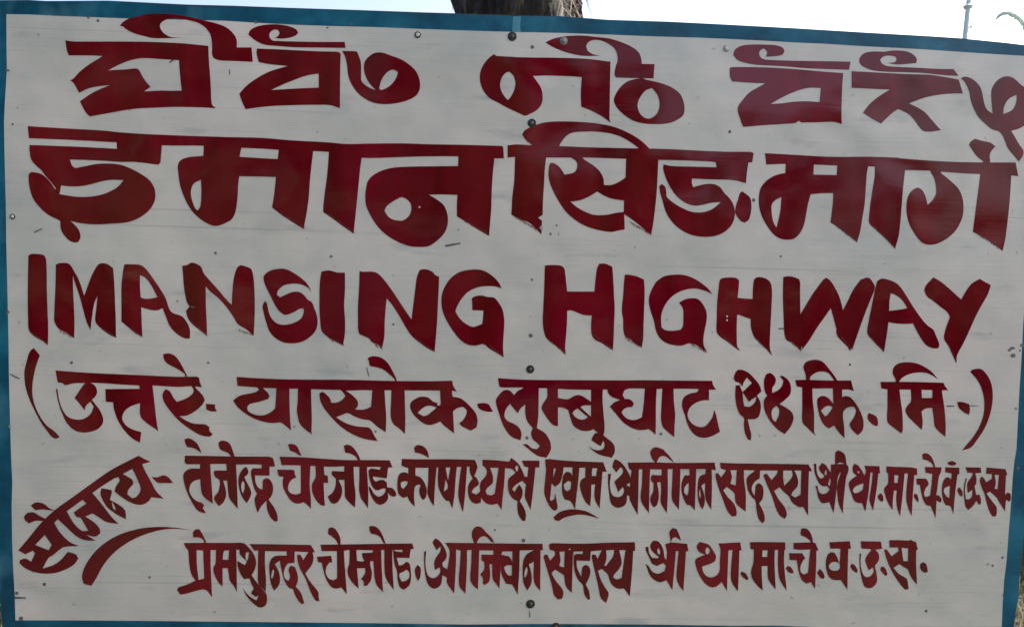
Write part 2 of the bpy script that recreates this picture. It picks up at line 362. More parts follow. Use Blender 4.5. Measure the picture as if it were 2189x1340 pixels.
LINES = [[[('+',[1398,868,1599,895,2513,895,3198,902,3883,932,4454,987,4472,1370,4495,1645,4511,1942,4534,2238,4625,2318,4340,2302,3769,2291,3312,2307,2855,2334,2398,2410,1919,2497,1827,2398,1759,2273,1709,2170,1942,2010,2147,1907,2353,1827,2147,1846,1896,1896,1695,1992,1622,1862,1576,1782,1503,1729,1576,1679,1690,1553,1873,1405,2056,1291,2193,1204,1964,1192,1473,1192,1428,1074]),('-',[2318,1512,2467,1428,2672,1336,2855,1279,3061,1249,3426,1268,3826,1295,3837,1462,3856,1690,3883,1942,3655,1946,3426,1942,3084,1960,3221,1862,3129,1759,3038,1622,2969,1496,2901,1469,2695,1489,2467,1501])],
[('+',[2562,555,2637,473,2774,397,2952,356,3089,322,3226,299,3459,299,3665,308,3870,343,4076,377,4282,425,4487,473,4665,521,4830,589,4953,685,5035,795,5065,891,5063,1021,5378,1021,5405,1329,4967,1309,4747,1302,4638,1281,4556,1240,4531,1137,4535,1028,4521,850,4494,740,4432,644,4350,562,4213,487,4049,445,3870,411,3665,397,3542,432,3446,493,3418,562,3446,644,3514,726,3624,788,3733,809,3925,811,3733,820,3459,825,3267,820,3048,770,2856,713,2706,637,2630,576])],
[('+',[5307,745,5355,649,5499,573,5710,534,5959,530,6190,573,6324,630,6378,703,6324,765,6190,813,5998,832,5873,813,5950,774,5979,707,5940,649,5873,640,5787,688,5758,765,5787,841,5863,880,6343,895,6919,903,7370,903,7389,1033,6919,1024,6343,1018,5863,985,5633,956,5441,860])],
[('+',[5495,1043,5959,1062,6727,1100,7111,1110,7235,1119,7283,1167,7274,1551,7268,2319,7053,2251,6727,2246,6343,2251,5767,2276,5249,2338,5192,2223,5115,2012,5249,1858,5480,1685,5767,1532,6151,1417,5767,1379,5537,1336,5503,1244,5483,1129]),('-',[5796,1931,6055,1810,6343,1695,6573,1618,6813,1580,6813,1877,6343,1897])],
[('+',[7312,1095,7590,1100,7648,1139,7715,1340,7721,1705,7782,1801,7916,1887,8031,1931,7916,1810,7820,1647,7778,1474,7801,1321,7897,1206,8012,1139,8166,1129,8338,1187,8550,1263,8741,1379,8895,1532,8972,1724,8972,1916,8895,2050,8722,2146,8511,2204,8262,2232,8031,2213,7820,2127,7648,1992,7513,1801,7446,1628,7417,1398,7379,1225]),('-',[8108,1897,8147,1743,8223,1609,8319,1522,8415,1497,8507,1551,8473,1666,8377,1801,8262,1887,8147,1931])],
[('+',[10561,1164,10626,1203,11196,1232,11854,1240,12512,1262,13050,1324,13039,1916,13028,2541,13056,2629,12951,2552,12819,2464,12600,2354,12425,2289,12414,2025,12436,1653,12074,1631,11635,1620,11394,1631,11482,1751,11569,1894,11602,2069,11580,2223,11482,2354,11350,2431,11218,2479,11131,2442,10868,2321,10648,2201,10451,2091,10319,1916,10258,1718,10275,1521,10363,1346,10462,1236]),('-',[10885,1539,10977,1631,11017,1784,10988,1938,10922,2069,10857,2146,10780,2058,10714,1938,10692,1806,10736,1653,10813,1565])],
[('+',[11661,914,11811,841,11964,802,12205,771,12512,771,12732,797,13017,830,13280,907,13521,1017,13653,1126,13707,1258,13718,1372,13993,1379,13971,1679,13609,1675,13170,1664,13137,1609,13159,1433,13196,1324,13196,1192,13148,1061,13039,962,12885,885,12710,859,12578,907,12530,995,12567,1093,12666,1159,12819,1196,12622,1203,12403,1192,12074,1115,11811,1006])],
[('+',[13696,1675,13762,1686,13828,1714,14135,1784,14376,1883,14530,2004,14607,2157,14635,2332,14607,2464,14486,2563,14332,2629,14113,2657,13828,2650,13565,2596,13346,2464,13192,2311,13122,2157,13170,2004,13302,1828,13455,1729]),('-',[13938,1889,14047,2025,14096,2179,14080,2354,14004,2475,13872,2541,13740,2497,13653,2376,13631,2223,13696,2069,13806,1938])],
[('+',[15674,1176,15713,1066,15839,988,16027,960,16340,960,16591,976,16732,1027,16771,1098,16732,1168,16638,1200,16403,1220,16364,1211,16395,1161,16387,1090,16325,1043,16254,1082,16228,1145,16254,1223,16325,1270,16497,1289,16967,1305,17594,1314,18182,1325,18151,1497,17908,1490,17281,1466,16811,1427,16497,1408,16184,1392,15933,1349,15761,1286])],
[('+',[15596,1458,15682,1439,16340,1446,16967,1482,17594,1537,18025,1568,18002,1897,17989,2367,17994,2657,17829,2610,17516,2618,17140,2626,17077,2587,16999,2634,16811,2650,16340,2681,15886,2720,15839,2603,15768,2320,15870,2148,16027,1976,16184,1882,16356,1787,16027,1775,15651,1748,15604,1646]),('-',[16474,2229,16654,2124,16889,2007,17124,1921,17312,1882,17544,1889,17516,2187,17281,2171,16967,2179,16732,2211])],
[('+',[18364,1300,18407,1198,18517,1127,18705,1107,18893,1112,19066,1088,19285,1091,19442,1127,19551,1198,19598,1276,19583,1354,19410,1370,19191,1386,18972,1354,19128,1331,19168,1276,19144,1221,19034,1195,18893,1213,18815,1276,18846,1354,18940,1409,19097,1430,19567,1452,20037,1477,20382,1483,20492,1629,20194,1613,19724,1566,19332,1550,18940,1539,18658,1508,18501,1456,18400,1386])],
[('+',[18204,1527,18784,1558,19410,1590,19881,1605,20194,1652,20492,1707,20586,2005,20351,2005,20037,2036,19802,2083,19614,2146,19434,2216,19598,2295,19771,2404,19912,2561,20022,2687,20113,2788,19881,2820,19740,2804,19661,2734,19536,2561,19410,2436,19199,2334,19097,2404,18972,2514,18831,2647,18674,2561,18447,2420,18533,2295,18674,2154,18846,2028,19026,1919,18784,1911,18470,1895,18204,1884])],
[('+',[20540,1680,20612,1644,20737,1669,20863,1755,20961,1881,21006,2042,21042,2221,21096,2346,21221,2436,21203,2275,21189,1970,21239,1827,21346,1702,21490,1639,21633,1657,21740,1737,21848,1836,21955,1890,22009,2096,22009,2454,21955,2633,21812,2740,21615,2803,21687,2920,21794,3099,21875,3224,21866,3331,21776,3460,21705,3367,21543,3170,21454,2955,21364,2821,21203,2767,21060,2651,20916,2508,20809,2311,20746,2131,20719,1970,20630,1773]),('-',[21445,2436,21463,2293,21525,2167,21615,2087,21731,2033,21722,2185,21660,2328,21561,2400])]],
[[('+',[592,2699,1236,2740,2176,2793,2594,2834,3326,2880,4809,2932,5615,2952,6220,3002,7026,3047,7400,3081,7960,3072,8613,3068,9172,3087,10012,3101,10721,3124,10758,3143,10773,3389,10572,3389,9797,3348,9079,3348,8519,3363,7736,3376,7036,3254,6694,3234,5948,3204,5162,3162,4326,3119,3451,3110,2490,3048,1445,2991,619,2960])],
[('+',[2494,2918,2500,3185,2176,3165,1445,3131,630,3102,634,3252,672,3420,776,3545,881,3639,985,3775,1090,3890,1194,4026,1177,4051,1111,3942,1006,3817,902,3733,797,3695,672,3683,613,3733,613,3858,640,4046,713,4255,860,4444,1027,4590,1236,4694,1288,4726,1303,4903,1382,5039,1487,5144,1591,5185,1675,5175,1721,5081,1700,4945,1612,4820,1508,4726,1758,4778,2072,4799,2385,4782,2699,4757,2950,4673,3159,4527,3284,4360,3326,4172,3294,4005,3200,3858,3033,3733,2803,3608,2573,3524,2323,3499,2072,3507,1821,3555,1612,3597,1545,3545,1497,3415,1863,3424,2281,3445,2594,3466,2887,3466,3389,3524,3434,3461,3462,3106,3462,2918]),('-',[1309,3967,1508,3988,1738,3980,1946,3942,2176,3879,2385,3848,2640,3854,2532,3984,2385,4078,2176,4161,1946,4203,1696,4210,1487,4189,1274,4151])],
[('+',[4356,3063,4346,3335,4205,3345,4043,3361,3902,3405,3822,3476,3798,3587,3812,3708,3838,3909,3902,4131,4003,4353,4124,4534,4285,4685,4446,4786,4588,4832,4708,4816,4849,4756,4950,4695,5021,4574,5055,4433,5081,4211,5091,3990,5116,3772,5515,3778,5897,3788,5877,4010,5853,4211,5817,4437,5978,4564,6200,4715,6492,4897,6563,4514,6603,4211,6623,3909,6653,3607,6694,3234,6694,3063]),('-',[5162,3164,5555,3180,5958,3208,5938,3405,5535,3381,5122,3355]),('-',[4295,3849,4305,4070,4295,4312,4275,4433,4221,4504,4174,4453,4124,4332,4084,4171,4094,4030,4154,3919])],
[('+',[7036,3143,7016,3506,6986,3808,6945,4111,6915,4373,6909,4534,7127,4685,7328,4836,7560,4997,7590,4715,7631,4312,7671,3909,7701,3607,7735,3365,7752,3204])],
[('+',[9797,3273,9794,3553,9266,3557,8855,3562,8519,3575,8333,3600,8146,3656,7978,3749,7866,3870,7825,4019,7807,4206,7825,4393,7904,4579,8016,4766,8146,4924,8333,5074,8557,5195,8781,5266,8986,5279,9135,5269,9228,5232,9415,5083,9527,4934,9574,4766,9564,4579,9490,4393,9359,4281,9172,4165,9452,4159,9779,4169,9766,4393,9766,4626,10012,4775,10199,4896,10456,5046,10478,4766,10501,4486,10512,4113,10534,3740,10572,3376,10572,3273]),('-',[8594,4221,8706,4271,8781,4365,8790,4504,8734,4626,8641,4700,8557,4719,8407,4695,8296,4626,8221,4504,8268,4411,8389,4318,8501,4253])],
[('+',[10850,3110,11055,3090,11369,3110,11954,3127,12476,3148,12998,3163,13667,3177,13939,3186,13897,3177,14356,3194,15013,3226,15505,3246,16031,3249,16113,3276,16080,3476,15998,3476,15317,3476,15243,3463,15095,3451,14521,3430,14086,3422,14074,3420,13374,3399,12894,3382,12455,3372,11682,3372,10993,3361,10850,3374])],
[('+',[11013,3278,11003,3549,10993,3863,10955,4176,10930,4594,11118,4688,11306,4761,11431,4866,11573,5012,11588,4719,11504,4657,11603,4594,11609,4280,11630,3967,11644,3654,11672,3403,11682,3278])],
[('+',[11390,3121,11327,3069,11222,2975,11164,2876,11222,2787,11390,2703,11598,2630,11849,2603,12163,2601,12476,2615,12789,2647,13103,2709,13374,2814,13583,2927,13751,3048,13886,3184,13960,3278,13709,3236,13646,3169,13500,3058,13312,2947,13103,2870,12894,2833,12685,2814,12476,2818,12246,2839,12121,2901,12016,3016,11954,3131,11954,3194,11390,3194])],
[('+',[13395,3278,13385,3403,13370,3800,13207,3904,13061,3957,12911,3957,12894,3800,12810,3654,12685,3539,12455,3382,12434,3278,12204,3278,12215,3378,12309,3445,12340,3528,12319,3633,12257,3695,12069,3737,12006,3633,11922,3539,11828,3487,11766,3482,11734,3570,11724,3758,11766,3946,11849,4134,11954,4322,12100,4531,12288,4698,12518,4834,12789,4918,13061,4960,13207,4932,13354,4907,13349,4698,13343,4583,13458,4657,13625,4782,13918,5028,13960,4803,14001,4489,14033,4176,14054,3863,14074,3424,14085,3278]),('-',[12194,4312,12372,4291,12518,4239,12643,4176,12769,4097,12915,4186,13082,4249,13337,4291,13333,4531,13166,4552,12957,4594,12706,4594,12497,4521,12330,4427])],
[('+',[15317,3578,14849,3566,14356,3550,14184,3517,14176,3607,14225,3788,14299,3952,14389,4100,14504,4231,14652,4338,14849,4398,15013,4382,15210,4338,15407,4321,15308,4411,15177,4494,15013,4539,14849,4539,14685,4494,14488,4395,14324,4280,14250,4198,14242,4083,14209,3985,14143,3935,14091,3985,14110,4116,14168,4313,14225,4510,14324,4690,14488,4863,14685,4986,14882,5048,15095,5065,15292,5043,15473,4969,15620,4838,15686,4707,15711,4543,15669,4362,15587,4231,15489,4132,15390,4001,15292,3949,15177,3932,15013,3949,14816,4004,14791,3919,14791,3821,15177,3837,15669,3853,15948,3919,15965,3706,15998,3476,15998,3394,15284,3394])],
[('+',[15866,4091,16031,4223,16063,4395,16047,4576,15998,4707,15916,4764,15817,4707,15719,4559,15727,4428,15776,4264,15817,4132])],
[('+',[16352,3277,17030,3315,17716,3354,18575,3354,19210,3375,19213,3385,19736,3427,20572,3469,21710,3477,21767,3770,21616,3755,20958,3724,20572,3707,20112,3672,19882,3651,19349,3640,19347,3632,18703,3567,18558,3560,17905,3539,17390,3517,16772,3509,16378,3521])],
[('+',[16798,3409,16786,3701,16652,3727,16515,3778,16378,3872,16266,4010,16223,4181,16223,4387,16275,4593,16378,4799,16515,4988,16652,5091,16824,5125,16978,5100,17099,4988,17184,4816,17236,4559,17279,4336,17330,4156,17545,4135,17811,4130,17802,4336,17777,4559,17751,4756,17922,4868,18111,5005,18321,5185,18386,4954,18429,4696,18480,4387,18506,4044,18532,3701,18558,3563,18558,3409]),('-',[17399,3521,17897,3543,17885,3744,17390,3735]),('-',[16700,4216,16687,4439,16652,4645,16597,4868,16532,4748,16498,4559,16501,4370,16584,4276])],
[('+',[18703,3478,18695,3787,18652,4044,18609,4336,18583,4559,18578,4765,18712,4902,18918,5091,19133,5323,19210,5040,19244,4782,19270,4473,19296,4130,19321,3872,19347,3632,19356,3495])],
[('+',[20112,3598,20116,3703,20321,3870,20488,4037,20572,4225,20597,4434,20572,4643,20467,4873,20321,5040,20112,5176,19924,5232,19778,5218,19673,5155,19527,4957,19422,4748,19376,4497,19391,4267,19454,4121,19548,4037,19631,4016,19715,4069,19778,4183,19830,4382,19945,4267,20007,4142,20007,3995,19966,3807,19882,3657,19872,3578])],
[('+',[20969,3619,20927,3954,20885,4267,20843,4580,20797,4957,21094,5124,21432,5364,21491,5103,21543,4685,21585,4267,21616,3755,21616,3578])],
[('+',[21010,3536,21010,3442,20885,3348,20780,3201,20718,3107,20749,3034,20843,2967,21010,3018,21177,3055,21278,3139,21198,3222,21157,3327,21167,3463,21167,3536])]],
[[('+',[608,5465,669,5430,817,5430,938,5456,981,5526,999,5734,1004,6168,1021,6689,1034,7036,1025,7366,921,7288,747,7192,622,7062,600,6775,594,6341,600,5821])],
[('+',[1195,5656,1268,5625,1441,5625,1511,5673,1580,5786,1693,5994,1803,6324,1875,6116,1971,5873,2101,5656,2205,5625,2309,5651,2422,5734,2440,5994,2457,6341,2474,6775,2483,7218,2309,7131,2153,7010,2040,6871,2058,6602,2084,6324,2014,6498,1971,6758,1936,7053,1858,6897,1771,6584,1684,6272,1598,6029,1560,5881,1563,6168,1580,6515,1594,6862,1589,7227,1424,7114,1268,7036,1190,6932,1155,6810,1172,6428,1190,5994])],
[('+',[2657,5656,2726,5647,2969,5656,3056,5691,3160,5795,3316,6012,3455,6220,3542,6376,3629,6619,3698,6689,3889,6758,3993,6880,4063,7053,4059,7235,3941,7227,3767,7123,3629,6966,3550,6775,3476,6584,3386,6628,3247,6628,3021,6567,3030,6862,3047,7209,2900,7105,2743,6992,2596,6871,2596,6515,2596,6133,2622,5855]),('-',[2995,5881,3091,5925,3177,6012,3264,6151,3368,6350,3247,6376,3108,6385,3012,6359,2995,6133])],
[('+',[3895,5682,4008,5660,4095,5613,4217,5648,4303,5708,4352,5830,4494,6003,4668,6194,4824,6385,4954,6515,4966,6246,4998,5951,5067,5726,5145,5665,5275,5700,5371,5743,5414,5882,5440,6194,5449,6541,5440,6889,5423,7175,5275,7045,5084,6923,4998,6784,4841,6559,4668,6368,4494,6229,4399,6125,4404,6541,4421,6889,4428,7166,4286,7062,4130,6941,4026,6819,3974,6646,4052,6550,4000,6472,3965,6333,3930,6108,3913,5882])],
[('+',[5640,5899,5727,5812,5848,5764,6057,5743,6213,5795,6404,5917,6560,6055,6664,6246,6560,6134,6404,6073,6230,6064,6057,6108,5944,6212,5921,6298,5987,6354,6109,6298,6265,6238,6404,6243,6508,6316,6577,6403,6664,6455,6716,6576,6777,6750,6789,6923,6751,7062,6647,7184,6473,7297,6265,7336,6057,7314,5883,7218,5761,7080,5692,6889,5640,6698,5614,6541,5666,6429,5709,6489,5744,6663,5814,6811,5935,6915,6091,6941,6282,6897,6430,6811,6491,6680,6487,6594,6404,6602,6282,6672,6109,6729,6004,6680,5900,6559,5796,6351,5692,6142,5640,6003])],
[('+',[6872,5804,7029,5778,7202,5821,7376,5830,7376,6194,7358,6541,7379,6889,7372,7149,7332,7383,7185,7305,7011,7201,6881,7080,6846,6889,6829,6628,6829,6333,6838,6021])],
[('+',[7686,5786,7747,5809,7990,5809,8094,5856,8216,5986,8372,6194,8546,6455,8684,6663,8797,6828,8832,6541,8875,6194,8910,5934,8971,5769,9084,5752,9240,5804,9301,5873,9388,5917,9379,6194,9361,6541,9344,6889,9318,7236,9292,7514,9171,7461,8997,7340,8823,7201,8684,7010,8546,6767,8389,6524,8268,6377,8251,6541,8225,6889,8216,7201,8164,7461,8094,7375,7955,7314,7886,7236,7782,7184,7678,7140,7652,7010,7652,6541,7678,6108])],
[('+',[10108,5760,10316,5778,10507,5882,10663,6038,10724,6168,10594,6125,10420,6116,10212,6142,10021,6229,9882,6368,9778,6541,9735,6654,9813,6784,9952,6915,10108,6984,10212,6958,10307,6923,10325,6784,10334,6637,10099,6628,10087,6368,10177,6325,10316,6316,10420,6347,10559,6359,10663,6472,10741,6611,10781,6854,10767,7149,10754,7409,10767,7626,10611,7540,10455,7444,10334,7354,10177,7383,10004,7366,9830,7253,9691,7080,9587,6923,9483,6715,9440,6541,9440,6333,9500,6142,9639,5943,9830,5812])],
[('+',[11647,5674,11775,5664,11976,5674,12058,5728,12086,5865,12104,6048,12126,6231,12396,6231,12707,6231,12725,6012,12762,5738,12808,5637,12945,5637,13091,5701,13109,5957,13127,6322,13142,6596,13127,6962,13118,7236,13100,7483,12981,7410,12853,7327,12725,7263,12652,7163,12634,6962,12649,6743,12488,6733,12360,6688,12214,6633,12126,6642,12122,6870,12104,7145,12082,7419,12095,7574,11994,7483,11848,7364,11693,7245,11629,7090,11602,6870,11611,6596,11633,6140])],
[('+',[13356,5875,13420,5869,13602,5902,13767,5975,13781,6231,13771,6596,13758,6962,13749,7236,13721,7428,13602,7364,13493,7263,13365,7190,13325,7053,13319,6816,13292,6633,13319,6322,13337,6048])],
[('+',[14059,5993,14205,5902,14406,5871,14626,5878,14827,5948,14991,6048,15137,6167,15229,6286,15064,6213,14863,6167,14681,6185,14498,6249,14333,6368,14205,6542,14136,6743,14141,6998,14224,7053,14388,7068,14553,7044,14598,6962,14607,6779,14598,6596,14516,6468,14626,6405,14772,6373,14918,6392,15028,6505,15101,6669,15104,6852,15064,7053,15037,7236,15046,7382,15119,7528,14955,7419,14863,7364,14726,7336,14589,7382,14443,7382,14260,7336,14114,7236,14023,7071,13977,6852,13904,6633,13867,6414,13913,6231,14004,6057])],
[('+',[15384,5996,15432,5948,15560,5932,15736,5940,15799,5996,15791,6148,15768,6364,15927,6380,16087,6391,16095,6180,16116,5988,16167,5932,16263,5924,16391,5964,16471,6044,16503,6212,16495,6499,16479,6819,16463,7139,16458,7443,16511,7603,16423,7507,16279,7355,16135,7219,16071,7075,16047,6947,16047,6819,15911,6771,15760,6715,15748,6979,15752,7315,15760,7395,15815,7507,15704,7419,15544,7299,15384,7187,15320,7091,15320,6819,15328,6499,15360,6180])],
[('+',[16743,5924,16823,5905,16951,5916,17079,5964,17107,6052,17103,6340,17111,6715,17239,6499,17398,6244,17590,5988,17662,5937,17750,5996,17846,6148,17942,6340,18022,6627,18118,6436,18246,6180,18406,5964,18424,5971,18506,5938,18588,5946,18654,6028,18703,6143,18637,6340,18522,6619,18407,6931,18309,7210,18219,7473,18194,7424,18174,7506,18112,7407,17997,7293,17899,7178,17874,7079,17878,7027,17814,6787,17758,6587,17654,6739,17462,7011,17303,7267,17151,7467,17139,7379,17119,7507,16967,7339,16823,7275,16767,7139,16751,6819,16735,6340])],
[('+',[18752,6004,18851,5954,19015,5987,19163,6053,19261,6151,19376,6324,19540,6587,19704,6816,19819,6948,19951,7046,20016,7194,20079,7358,20057,7444,19934,7440,19787,7366,19672,7210,19590,7063,19516,6915,19310,6923,19113,6907,18995,6882,18966,7096,18933,7309,18900,7514,18785,7416,18670,7293,18539,7120,18572,6849,18637,6521,18703,6193]),('-',[19040,6266,19146,6307,19261,6390,19327,6472,19396,6587,19212,6619,19007,6644,19015,6439])],
[('+',[19951,5927,20098,6012,20263,6143,20427,6291,20545,6398,20657,6209,20772,6061,20944,5959,21034,6012,21182,6094,21116,6291,20985,6521,20854,6767,20722,7063,20591,7342,20460,7588,20447,7769,20361,7588,20279,7407,20181,7243,20205,7063,20304,6767,20246,6669,20098,6554,19934,6422,19819,6340,19762,6209,19787,6110,19869,6012])]],
[[('+',[721,7436,783,7504,855,7597,793,7761,742,7946,701,8172,695,8419,742,8645,855,8892,999,9087,1163,9211,1283,9334,1194,9369,1102,9324,999,9190,896,9056,752,8789,629,8522,547,8255,522,7967,567,7741,639,7514])],
[('+',[1188,7915,1739,7956,2356,7987,2973,8012,3795,8049,4186,8045,4258,8070,4278,8172,4319,8275,4103,8250,3795,8265,3261,8234,2973,8234,2562,8213,2253,8189,1924,8176,1821,8183,1575,8189,1400,8230,1328,8183,1235,8172])],
[('+',[1811,8131,1821,8183,1760,8255,1595,8501,1719,8645,1811,8769,1842,8666,1934,8584,2002,8686,1945,8830,1821,8933,1698,8964,1534,8943,1420,8871,1328,8727,1266,8542,1235,8337,1215,8296,1200,8337,1246,8584,1328,8830,1431,9036,1575,9180,1739,9237,1904,9231,2068,9180,2181,9077,2208,8954,2150,8789,2048,8645,1965,8542,2048,8460,2078,8357,2027,8234,1934,8172,1924,8131])],
[('+',[2973,8172,2973,8234,2993,8306,2253,8312,2263,8584,2418,8594,2438,8748,2520,8974,2664,9200,2829,9365,2993,9457,3024,9231,2829,9169,2685,9077,2613,8933,2664,8789,2788,8686,2993,8614,3004,8892,3137,9036,3332,9169,3384,9221,3343,8954,3302,8584,3261,8234,3261,8172])],
[('+',[4062,8213,4134,8316,4124,8399,4001,8501,3785,8584,3713,8501,3631,8357,3538,8312,3476,8419,3497,8563,3631,8769,3836,8995,4083,9180,4309,9303,4494,9328,4552,9272,4484,9211,4474,9118,4391,9067,4165,9052,4001,8995,3836,8892,4001,8875,4165,8789,4330,8645,4381,8542,4330,8440,4186,8285,4165,8213])],
[('+',[3487,7566,3610,7549,3733,7597,3836,7720,3929,7885,4001,8028,3960,8070,3949,7987,3795,7885,3569,7761,3507,7679])],
[('+',[4402,8625,4607,8641,4597,8697,4638,8789,4515,8789,4412,8748])],
[('+',[5057,8050,5494,8079,6189,8105,7404,8114,8445,8140,8516,8140,9143,8144,9666,8132,9693,8251,9770,8368,9666,8349,9404,8344,8651,8341,8360,8338,8225,8338,7949,8341,7800,8334,7404,8345,7247,8331,6649,8314,6371,8305,6189,8305,5894,8296,5633,8288,5503,8279,5078,8244])],
[('+',[5494,8244,5503,8279,5538,8331,5442,8383,5130,8453,4982,8557,5078,8696,5286,8861,5494,8965,5668,9017,5841,9039,5998,9025,6084,9078,6223,9199,6203,8939,6189,8591,6189,8244,5911,8244,5885,8696,5807,8791,5668,8861,5546,8873,5408,8843,5303,8774,5286,8696,5338,8635,5546,8583,5737,8522,5763,8461,5720,8383,5633,8296,5633,8244])],
[('+',[6371,8244,6362,8591,6345,8765,6371,8921,6414,9060,6536,9182,6657,9268,6666,8939,6657,8591,6649,8244])],
[('+',[7195,8296,7300,8348,7386,8453,7317,8539,7195,8600,7083,8600,7048,8505,6970,8418,6900,8369,6827,8401,6848,8557,6935,8730,7091,8921,7265,9095,7491,9251,7751,9364,8077,9425,8011,9321,7924,9164,7855,9126,7612,9104,7404,9043,7265,8965,7187,8913,7300,8869,7438,8826,7577,8895,7751,8956,7907,8982,8063,9112,8246,9234,8258,8939,8237,8591,8220,8314,7959,8314,7933,8687,7786,8748,7595,8748,7655,8661,7638,8557,7525,8435,7386,8340,7369,8296])],
[('+',[8367,8296,8360,8595,8349,8819,8360,8938,8412,9057,8546,9162,8658,9274,8666,8968,8658,8669,8651,8296])],
[('+',[7860,7654,7934,7617,8054,7613,8173,7654,8293,7759,8382,7908,8457,8057,8487,8147,8442,8162,8434,8102,8307,7983,8188,7893,8084,7856,7904,7819,7882,7714])],
[('+',[9404,8296,9419,8595,9412,8654,9352,8669,9352,8610,9263,8580,9173,8505,9084,8475,8964,8483,8845,8543,8778,8610,8770,8714,8845,8863,8934,8953,9054,9043,9173,9080,9293,9057,9412,9005,9472,9072,9591,9169,9710,9259,9696,9013,9684,8789,9785,8714,9904,8692,9979,8759,9964,8863,9890,8983,9815,9043,9890,9117,10069,9199,10188,9132,10210,8983,10173,8834,10039,8669,9890,8535,9785,8490,9684,8478,9666,8416,9666,8296]),('-',[8931,8819,9024,8729,9113,8677,9218,8669,9337,8707,9218,8804,9143,8863,9054,8893])],
[('+',[10203,8622,10337,8610,10442,8632,10487,8699,10539,8796,10427,8796,10307,8766,10225,8707])],
[('+',[10644,8075,10982,8101,11564,8118,12437,8121,13300,8126,13761,8122,14269,8128,15221,8135,15246,8230,15309,8325,15157,8325,15144,8331,14922,8312,14396,8304,14161,8304,14040,8312,13787,8304,13444,8300,12976,8322,12888,8322,12634,8329,12204,8322,11928,8307,11695,8296,11520,8293,11229,8281,10749,8281,10674,8257])],
[('+',[11229,8249,11171,8300,11069,8351,10989,8441,10924,8366,10851,8329,10764,8344,10676,8424,10604,8540,10611,8657,10662,8817,10735,9035,10837,9224,10953,9341,11128,9406,11149,9261,11098,9137,10982,9050,10851,8991,10786,8904,10807,8759,10902,8628,10982,8729,11069,8831,11128,8729,11229,8642,11229,8831,11273,9006,11390,9144,11353,9253,11390,9384,11477,9457,11542,9530,11477,9595,11375,9573,11302,9515,11259,9486,11171,9493,11331,9617,11491,9734,11681,9777,11753,9661,11782,9559,11753,9413,11651,9253,11477,9144,11506,8919,11513,8628,11520,8249])],
[('+',[11695,8264,11695,8482,11622,8598,11576,8715,11637,8846,11739,8991,11826,9079,11928,9108,11928,8919,11928,8700,12044,8715,12146,8759,12190,8919,12248,9079,12364,9173,12510,9210,12626,9195,12685,9166,12786,9253,12728,9246,12685,9297,12641,9399,12728,9464,12845,9530,12896,9413,12925,9501,12903,9588,12816,9617,12699,9603,12583,9530,12685,9632,12816,9712,13078,9777,13136,9675,13143,9559,13092,9457,12903,9304,12925,9137,12903,8846,12881,8555,12888,8264,12634,8264,12634,8584,12510,8497,12408,8446,12306,8446,12132,8526,11928,8500,11928,8264]),('-',[12408,8697,12481,8664,12634,8657,12634,8904]),('-',[12236,8831,12277,8773,12350,8729,12568,8911,12495,8955,12423,8965,12321,8926])],
[('+',[12962,8217,13000,8395,13076,8477,13152,8509,13254,8547,13127,8598,13038,8687,13165,8839,13317,9017,13482,9131,13634,9182,13787,9184,13863,9169,13939,9220,14015,9289,14021,9042,14021,8661,14040,8268,13787,8268,13761,8611,13723,8909,13634,8953,13546,8972,13431,8953,13343,8890,13285,8807,13343,8737,13431,8699,13508,8699,13552,8636,13508,8560,13431,8524,13355,8522,13311,8433,13355,8338,13444,8300,13457,8268])],
[('+',[14161,8268,14148,8471,14136,8725,14129,8953,14167,9118,14269,9220,14415,9340,14421,9105,14434,8852,14408,8598,14396,8268])],
[('+',[14916,8281,14935,8344,14878,8382,14751,8408,14637,8471,14586,8560,14580,8687,14637,8864,14688,9042,14776,9207,14903,9321,15056,9353,15208,9321,15392,9226,15347,9042,15309,8864,15265,8750,15233,8902,15157,9017,15081,9099,14992,9124,14878,9099,14776,9029,14713,8928,14700,8839,14738,8725,14827,8636,14954,8573,15081,8547,15157,8557,15157,8281])],
[('+',[15764,7903,15873,7903,16013,7973,16121,8082,16230,8221,16277,8361,16183,8451,16253,8594,16261,8749,16215,8905,16137,8951,15982,8959,16028,9153,16059,9278,16051,9410,15982,9386,15919,9231,15901,9045,15904,8936,15811,8843,15749,8687,15717,8470,15725,8237,15795,8229,15865,8245,15795,8175,15725,8159,15686,8082,15717,7973]),('-',[15966,8066,16075,8182,15873,8377,15811,8237,15873,8252,15896,8175]),('-',[15873,8377,16013,8586,16075,8532,16168,8478,16137,8594,16028,8687,15912,8680,15888,8563])],
[('+',[16385,7988,16463,7965,16541,8019,16587,8113,16556,8221,16510,8283,16510,8400,16649,8322,16727,8221,16743,8128,16665,8035,16743,8035,16867,8144,16910,8299,16882,8439,16774,8547,16665,8633,16820,8718,16929,8812,16963,8936,16898,9122,16774,9274,16618,9169,16463,8998,16354,8796,16323,8610,16347,8516,16401,8454,16354,8377,16331,8221,16339,8097]),('-',[16595,8672,16649,8734,16653,8843,16618,8936,16580,9013,16525,8967,16494,8858,16510,8749])],
[('+',[16999,8120,17209,8113,17675,8128,18195,8128,18218,8237,18257,8353,18141,8322,18001,8322,17799,8299,17364,8299,17146,8276,17030,8252])],
[('+',[17146,8237,17150,8687,17154,9021,17240,9122,17442,9316,17403,9215,17403,8843,17372,8532,17364,8237])],
[('+',[17232,8128,17216,7988,17174,7849,17224,7740,17364,7690,17504,7696,17597,7740,17721,7880,17830,8019,17900,8128,17830,8128,17706,7973,17535,7939,17395,7988,17317,8066,17317,8128])],
